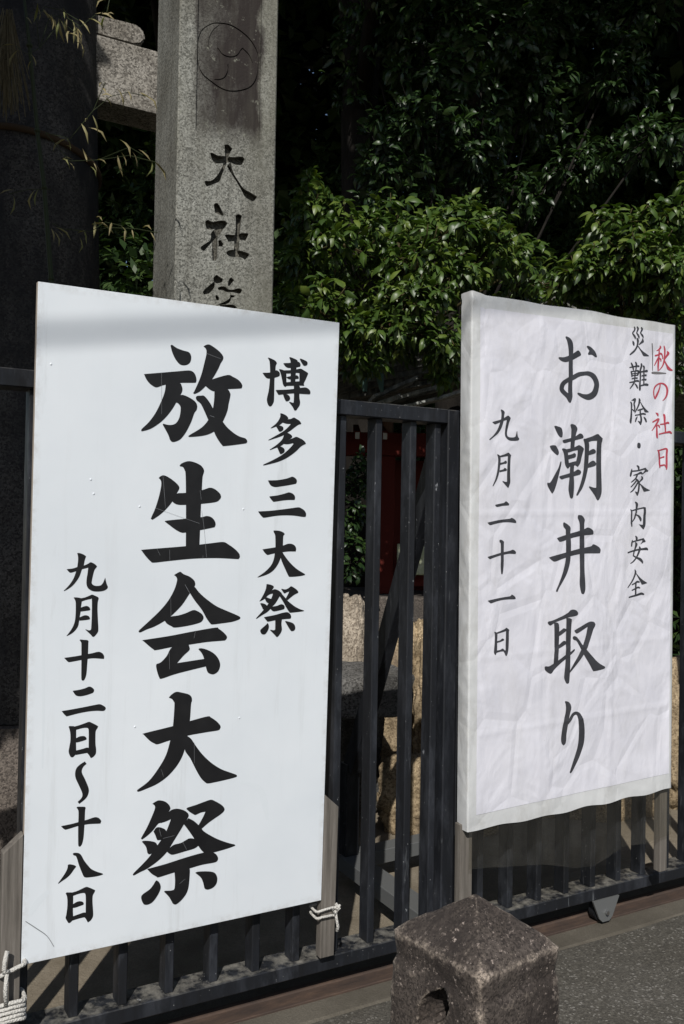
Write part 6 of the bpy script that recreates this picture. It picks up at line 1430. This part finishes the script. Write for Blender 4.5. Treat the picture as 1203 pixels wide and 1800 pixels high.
# forest: tall trees whose canopy roofs the scene
KIND = [('mossy forest tree with the thick dark trunk nearest the pillar', 0.15, 9.0, 0.20), ('tall forest tree far left behind the torii column', -4.2, 9.5, 0.30),
        ('tall forest tree far right behind the sunlit tree', 3.6, 9.2, 0.26), ('deep forest tree in the middle distance behind the shrine', 1.6, 12.5, 0.30),
        ('forest tree at the far left edge of the wood', -2.2, 12.8, 0.28), ('forest tree beyond the right edge of the view', 6.2, 11.5, 0.32)]
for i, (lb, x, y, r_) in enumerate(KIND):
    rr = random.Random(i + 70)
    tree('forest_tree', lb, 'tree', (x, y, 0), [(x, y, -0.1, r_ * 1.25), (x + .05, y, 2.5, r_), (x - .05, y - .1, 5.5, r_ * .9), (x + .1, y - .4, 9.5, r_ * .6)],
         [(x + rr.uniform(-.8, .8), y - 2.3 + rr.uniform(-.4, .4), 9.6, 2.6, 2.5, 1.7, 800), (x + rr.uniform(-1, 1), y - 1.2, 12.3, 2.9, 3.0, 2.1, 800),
          (x + rr.uniform(-1, 1), y + 1.5, 10.5, 2.6, 2.5, 2.2, 500), (x, y - .5, 15, 2.4, 2.6, 1.6, 450)] + ([(0.2, 6.1, 7.3, 1.4, 1.1, 1.4, 150)] if i == 0 else []),  # last one: extra unseen leaf clump added to shade the thick trunk
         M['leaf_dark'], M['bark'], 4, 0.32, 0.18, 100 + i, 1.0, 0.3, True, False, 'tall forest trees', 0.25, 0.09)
# understory
US = [(-2.6, 8.6, 1.5), (-1.0, 9.8, 1.9), (0.9, 10.6, 2.0), (2.4, 9.6, 1.7), (3.9, 8.4, 1.8), (-0.3, 11.6, 3.6), (2.2, 11.4, 3.9), (-2.4, 11.0, 3.6), (4.6, 10.6, 3.8)]
UL = ['dark undergrowth shrub left behind the torii column', 'dark undergrowth shrub in the gap beside the pillar', 'dark undergrowth shrub deep behind the shrine roof', 'dark undergrowth shrub behind the notice top',
      'dark undergrowth shrub at the far right', 'tall dim thicket behind the thick trunk', 'tall dim thicket high behind the covered notice', 'tall dim thicket high behind the torii beam', 'tall dim thicket at the upper right corner']
for i, ((x, y, z), lb) in enumerate(zip(US, UL)):
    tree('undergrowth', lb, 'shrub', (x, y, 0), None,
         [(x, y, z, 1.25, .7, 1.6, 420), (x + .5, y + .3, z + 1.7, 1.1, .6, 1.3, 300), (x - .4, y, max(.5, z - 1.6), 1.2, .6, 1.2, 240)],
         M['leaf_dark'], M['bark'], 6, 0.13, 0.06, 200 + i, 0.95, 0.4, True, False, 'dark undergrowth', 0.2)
P, Dr = blob_tips([(x, 15.5, z, 2.6, 1.4, 2.6, 1500) for x in range(-9, 12, 3) for z in (1.5, 5, 8.5, 12)], 501, 0.1)
V, F = leaf_mesh(P, Dr, 3, 0.42, 0.26, 1.0, 0.3, 502, True)
tag(mesh_np('far_wood', V, F, M['leaf_dark'], None, False), kind='stuff')
# added unseen tree left of the frame, its crown shaped to shade the torii column
tree('added_shade_tree', 'unseen tree added left of the torii to shade its column', 'tree', (-3.0, 1.6, 0),
     [(-3.0, 1.6, 0, .15), (-2.9, 1.6, 2.2, .12), (-2.6, 1.8, 3.6, .08)],
     [(-2.35, 1.8, 3.9, .95, .9, 1.0, 420), (-2.45, 1.75, 5.4, 1.05, 1.0, 1.1, 420), (-2.7, 1.4, 6.7, .9, .9, .8, 200), (-1.88, 2.0, 4.2, .68, .7, 1.45, 560), (-1.95, 2.0, 5.7, .54, .6, .6, 240)],
     M['leaf_mid'], M['bark'], 7, 0.20, 0.12, 601, 0.95, 0.35, True, False, None, 0.2, .04)


# bamboo tied against the torii column
bam = thing('bamboo_stalk', 'thin green bamboo stalk with dry drooping leaves tied against the torii column', 'bamboo', (-1.198, 3.7, 0))
o_ = Vector((-1.198, 3.7, 0))
bm = bmesh.new()
st = [Vector((-1.16, 3.7, 2.172)), Vector((-1.195, 3.7, 2.518)), Vector((-1.231, 3.7, 2.888)), Vector((-1.264, 3.7, 3.12)), Vector((-1.303, 3.7, 3.468)), Vector((-1.347, 3.7, 3.793))]
st = [Vector((st[0].x, st[0].y, 0.02))] + st
tube(bm, [p - o_ for p in st], [.011, .0105, .010, .009, .008, .007, .005], 8)
for p in st[1:6]:
    tube(bm, [p - o_ + Vector((0, 0, -.006)), p - o_ + Vector((0, 0, .006))], .012, 8)
from_bm('culm', bm, M['bamboo'], bam, True)
bm = bmesh.new()
TW = [[(52,80),(70,20),(100,25),(122,40)], [(52,80),(90,30),(112,50),(118,68)], [(66,230),(110,280),(160,278),(215,270),(262,282)], [(66,230),(110,280),(160,278),(215,255),(240,270)],
      [(82,390),(100,400),(150,405),(180,398),(230,400),(268,407)], [(82,390),(100,400),(150,405),(175,388),(205,395)], [(52,80),(46,30),(60,5),(90,12),(120,30)], [(52,80),(30,90),(10,75)], [(66,230),(110,240),(150,190),(180,165),(210,158),(245,165)],
      [(78,330),(40,330),(5,338)], [(52,80),(90,30),(112,50),(150,20),(170,15),(175,-10)], [(66,230),(110,240),(150,190),(170,140)]]
tips, td = [], []
rnd = random.Random(9)
XW = lambda px, py, d: Vector(((px - 601.5) / 1610 * d, d, 1.55 + d * (900 + 19 + (px - 601.5) * 0.0175 - py) / 1610))
for tw in TW:
    d = 3.62 + rnd.uniform(-.1, .1)
    pts = [XW(x, y, d + rnd.uniform(-.04, .04)) for x, y in tw]
    tube(bm, [p - o_ for p in pts], 0.0016, 4)
    for a, b in zip(pts[1:], pts[2:] + [pts[-1]]):
        tips.append(a - o_)
        td.append((b - a) if (b - a).length > 1e-4 else pts[-1] - pts[-2])
from_bm('twigs', bm, M['bamboo'], bam)
V, F = leaf_mesh(np.array([tuple(p) for p in tips]), np.array([tuple(p.normalized()) for p in td]), 2, 0.075, 0.010, 0.6, 0.75, 77)
mesh_np('leaves', V, F, M['dry_leaf'], bam, False)


# ------------------------------------------------------------------ shrine behind the gate
# small vermilion shrine
shr = thing('shrine', 'small vermilion shrine with a dark bark roof behind the gate', 'shrine', (0.3, 6.9, 0), 0)
from_bm('stone_footing', BX((-0.75, -0.30, 0), (1.9, 0.7, 1.02), 0.01), M['base_stone'], shr)
for x in (-0.02, 0.82, 1.6):
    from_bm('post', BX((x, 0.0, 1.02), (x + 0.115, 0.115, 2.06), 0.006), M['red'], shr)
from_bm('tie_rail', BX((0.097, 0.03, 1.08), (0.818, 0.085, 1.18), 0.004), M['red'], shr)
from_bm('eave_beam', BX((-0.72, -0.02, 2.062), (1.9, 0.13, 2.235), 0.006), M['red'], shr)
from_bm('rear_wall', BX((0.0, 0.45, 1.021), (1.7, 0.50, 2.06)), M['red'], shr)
bm = BX((0.42, 0.42, 1.32), (0.62, 0.448, 1.72), 0.003)
from_bm('window', bm, mat('dark_lattice', (0.01, 0.01, 0.012), 0.5), shr)
from_bm('sill_board', BX((0.12, -0.06, 1.17), (0.80, 0.028, 1.40), 0.006), M['plaster'], shr)
for x in (-0.62, -0.42, -0.22, -0.02, 0.18, 0.38, 0.58, 0.78, 0.98, 1.18, 1.38, 1.58):
    rot = Matrix.Rotation(R(16), 3, 'X')
    rf = from_bm('rafter', BX((x, -0.30, 2.236), (x + 0.045, 0.7, 2.29), 0.002, Matrix.Rotation(R(9), 3, 'X')), M['red'], shr)
    c = Vector((x + 0.0225, -0.300, 2.180))
    from_bm('rafter_end', BX((x + .006, -0.306, 2.158), (x + 0.036, -0.292, 2.205), 0.001, Matrix.Rotation(R(9), 3, 'X')), M['white_tip'], rf)
# roof: ridge to the right, layered verge facing us
bm = bmesh.new()
ang = math.atan2(0.42, 1.05)
for k in range(7):
    y0 = -0.40 - 0.03 * k
    z0 = 0.035 * k
    prof = [(-0.85, 2.33 + z0), (0.35, 2.55 + z0 * 1.2), (1.15, 2.90 + z0 * 1.3), (1.95, 2.55 + z0 * 1.2), (2.75, 2.33 + z0)]
    A = [[bm.verts.new((x, y, z + dz)) for x, z in prof] for y, dz in ((y0, 0), (y0, 0.040), (0.75, 0.040), (0.75, 0))]
    for ra, rb in zip(A, A[1:] + A[:1]):
        for i in range(4):
            bm.faces.new((ra[i], ra[i + 1], rb[i + 1], rb[i]))
    bm.faces.new([r_[0] for r_ in A])
    bm.faces.new([r_[-1] for r_ in A][::-1])
bmesh.ops.subdivide_edges(bm, edges=bm.edges[:], cuts=6, use_grid_fill=True)
for v in bm.verts:
    v.co += Vector((0, noise.noise(v.co * 30) * 0.02, noise.noise(v.co * 22) * 0.010))
from_bm('roof', bm, M['thatch'], shr)
SO = Vector((0.3, 6.9, 0))
for a_, b_, wd in (((0.194, 6.25, 2.405), (0.484, 6.35, 2.551), 0.022), ((0.245, 6.22, 2.356), (0.834, 6.4, 2.565), 0.026), ((0.329, 6.2, 2.316), (0.935, 6.4, 2.503), 0.020), ((0.182, 6.2, 2.337), (0.369, 6.25, 2.408), 0.03)):
    bm = bmesh.new()
    beam(bm, Vector(a_) - SO, Vector(b_) - SO, wd, 0.16, Vector((0, 1, 0)))
    bmesh.ops.subdivide_edges(bm, edges=bm.edges[:], cuts=5, use_grid_fill=True)
    for v in bm.verts:
        v.co += Vector((0, noise.noise(v.co * 25) * 0.012, noise.noise(v.co * 18) * 0.012))
    from_bm('verge_board', bm, M['verge'], shr)
bm = bmesh.new()
tube(bm, [Vector(p) - SO for p in ((0.142, 6.2, 2.444), (0.133, 6.2, 2.521), (0.171, 6.2, 2.568), (0.241, 6.22, 2.557), (0.258, 6.2, 2.438))], [0.015, 0.028, 0.035, 0.03, 0.012], 10)
tube(bm, [(-0.14, -0.72, 2.76), (-0.06, -0.72, 2.80), (0.05, -0.70, 2.78), (0.12, -0.66, 2.72)], [0.02, 0.035, 0.035, 0.02], 10)
tube(bm, [(0.02, -0.66, 2.80), (0.02, 0.6, 2.82)], 0.03, 10)
from_bm('ridge_cap', bm, M['copper'], shr)


# rocks
def rock(name, label, c, d, m, seed, amp=0.10, sub=5, pw=4.0, rz=0.0, sc=3.0):
    bm = bmesh.new()
    bmesh.ops.create_icosphere(bm, subdivisions=sub, radius=1)
    for v in bm.verts:
        q = v.co.normalized()
        ln = (abs(q.x) ** pw + abs(q.y) ** pw + abs(q.z) ** pw) ** (1 / pw)
        v.co = q / ln
        s_ = Vector((seed, seed * 2.1, -seed))
        dd_ = noise.fractal(v.co * 1.6 + s_, 1.0, 2.0, 3) * amp
        cell = noise.voronoi(v.co * sc + s_)[0]
        ck = min(1.0, (cell[1] - cell[0]) / 0.16)
        dd_ += -amp * 0.55 * (1 - ck) ** 1.5 + noise.fractal(v.co * 9 + s_, 1.0, 2.0, 4) * amp * 0.22
        v.co *= 1 + dd_
        v.co = Vector((v.co.x * d[0], v.co.y * d[1], v.co.z * d[2]))
    o = from_bm(name, bm, m, None, True)
    o.location = c
    o.rotation_euler = (0, 0, rz)
    return tag(o, label, 'rock')


def blk(px0, px1, py0, py1, dep):
    a, b = XW(px0, py0, dep), XW(px1, py1, dep)
    return Vector(((a.x + b.x) / 2, dep, (a.z + b.z) / 2)), (b.x - a.x) / 2, (a.z - b.z) / 2


rock('boulder', 'pale upright boulder with a rounded top seen between two bars', (0.055, 5.25, 0.645), (0.115, 0.13, 0.49), M['pale_rock'], 3.1, 0.10, 6, 3.0)
rock('boulder', 'brown rough boulder leaning right behind the pale boulder', (0.27, 5.75, 0.36), (0.15, 0.2, 0.52), M['rock'], 12.4, 0.14)
rock('boulder', 'tall beige cracked boulder beside the thick gate stile', (0.53, 5.0, 0.42), (0.19, 0.2, 0.62), M['rock'], 8.3, 0.22, 6, 2.8, 0.0, 2.4)
rock('boulder', 'low tan boulder at the foot of the tall cracked one', (0.52, 4.75, 0.14), (0.30, 0.16, 0.22), M['rock'], 5.7, 0.12)
rock('boulder', 'dark round stone propping up the squared grey slab', (0.03, 5.0, 0.28), (0.20, 0.14, 0.34), M['grey_rock'], 31.7, 0.14)
rock('boulder', 'small rough stone on the sand right of the gate middle', (1.35, 5.1, 0.22), (0.4, 0.22, 0.30), M['rock'], 15.7, 0.14)
rock('boulder', 'wide rough stone behind the lower edge of the covered notice', (2.1, 5.3, 0.35), (0.45, 0.25, 0.45), M['rock'], 25.7, 0.14)
bm = BX((-0.18, -0.30, 0.60), (0.23, 0.22, 0.80), 0.02, None, 2)
bmesh.ops.subdivide_edges(bm, edges=bm.edges[:], cuts=7, use_grid_fill=True)
rough_up(bm, 0.02, 7, 3)
o = from_bm('stone_block', bm, M['grey_rock'], None, True)
o.location = (0.06, 4.75, 0)
o.rotation_euler = (0, 0, R(20))
tag(o, 'squared grey stone slab with a flat top in front of the boulders', 'stone block')
bm = BX((-0.5, -0.2, -0.02), (0.5, 0.2, 0.30), 0.02, None, 2)
bmesh.ops.subdivide_edges(bm, edges=bm.edges[:], cuts=7, use_grid_fill=True)
rough_up(bm, 0.015, 7, 9)
o = from_bm('stone_block', bm, M['grey_rock'], None, True)
o.location = (-0.75, 4.6, 0)
o.rotation_euler = (0, 0, TH)
tag(o, 'long low kerb stone block behind the lettered board', 'stone block')
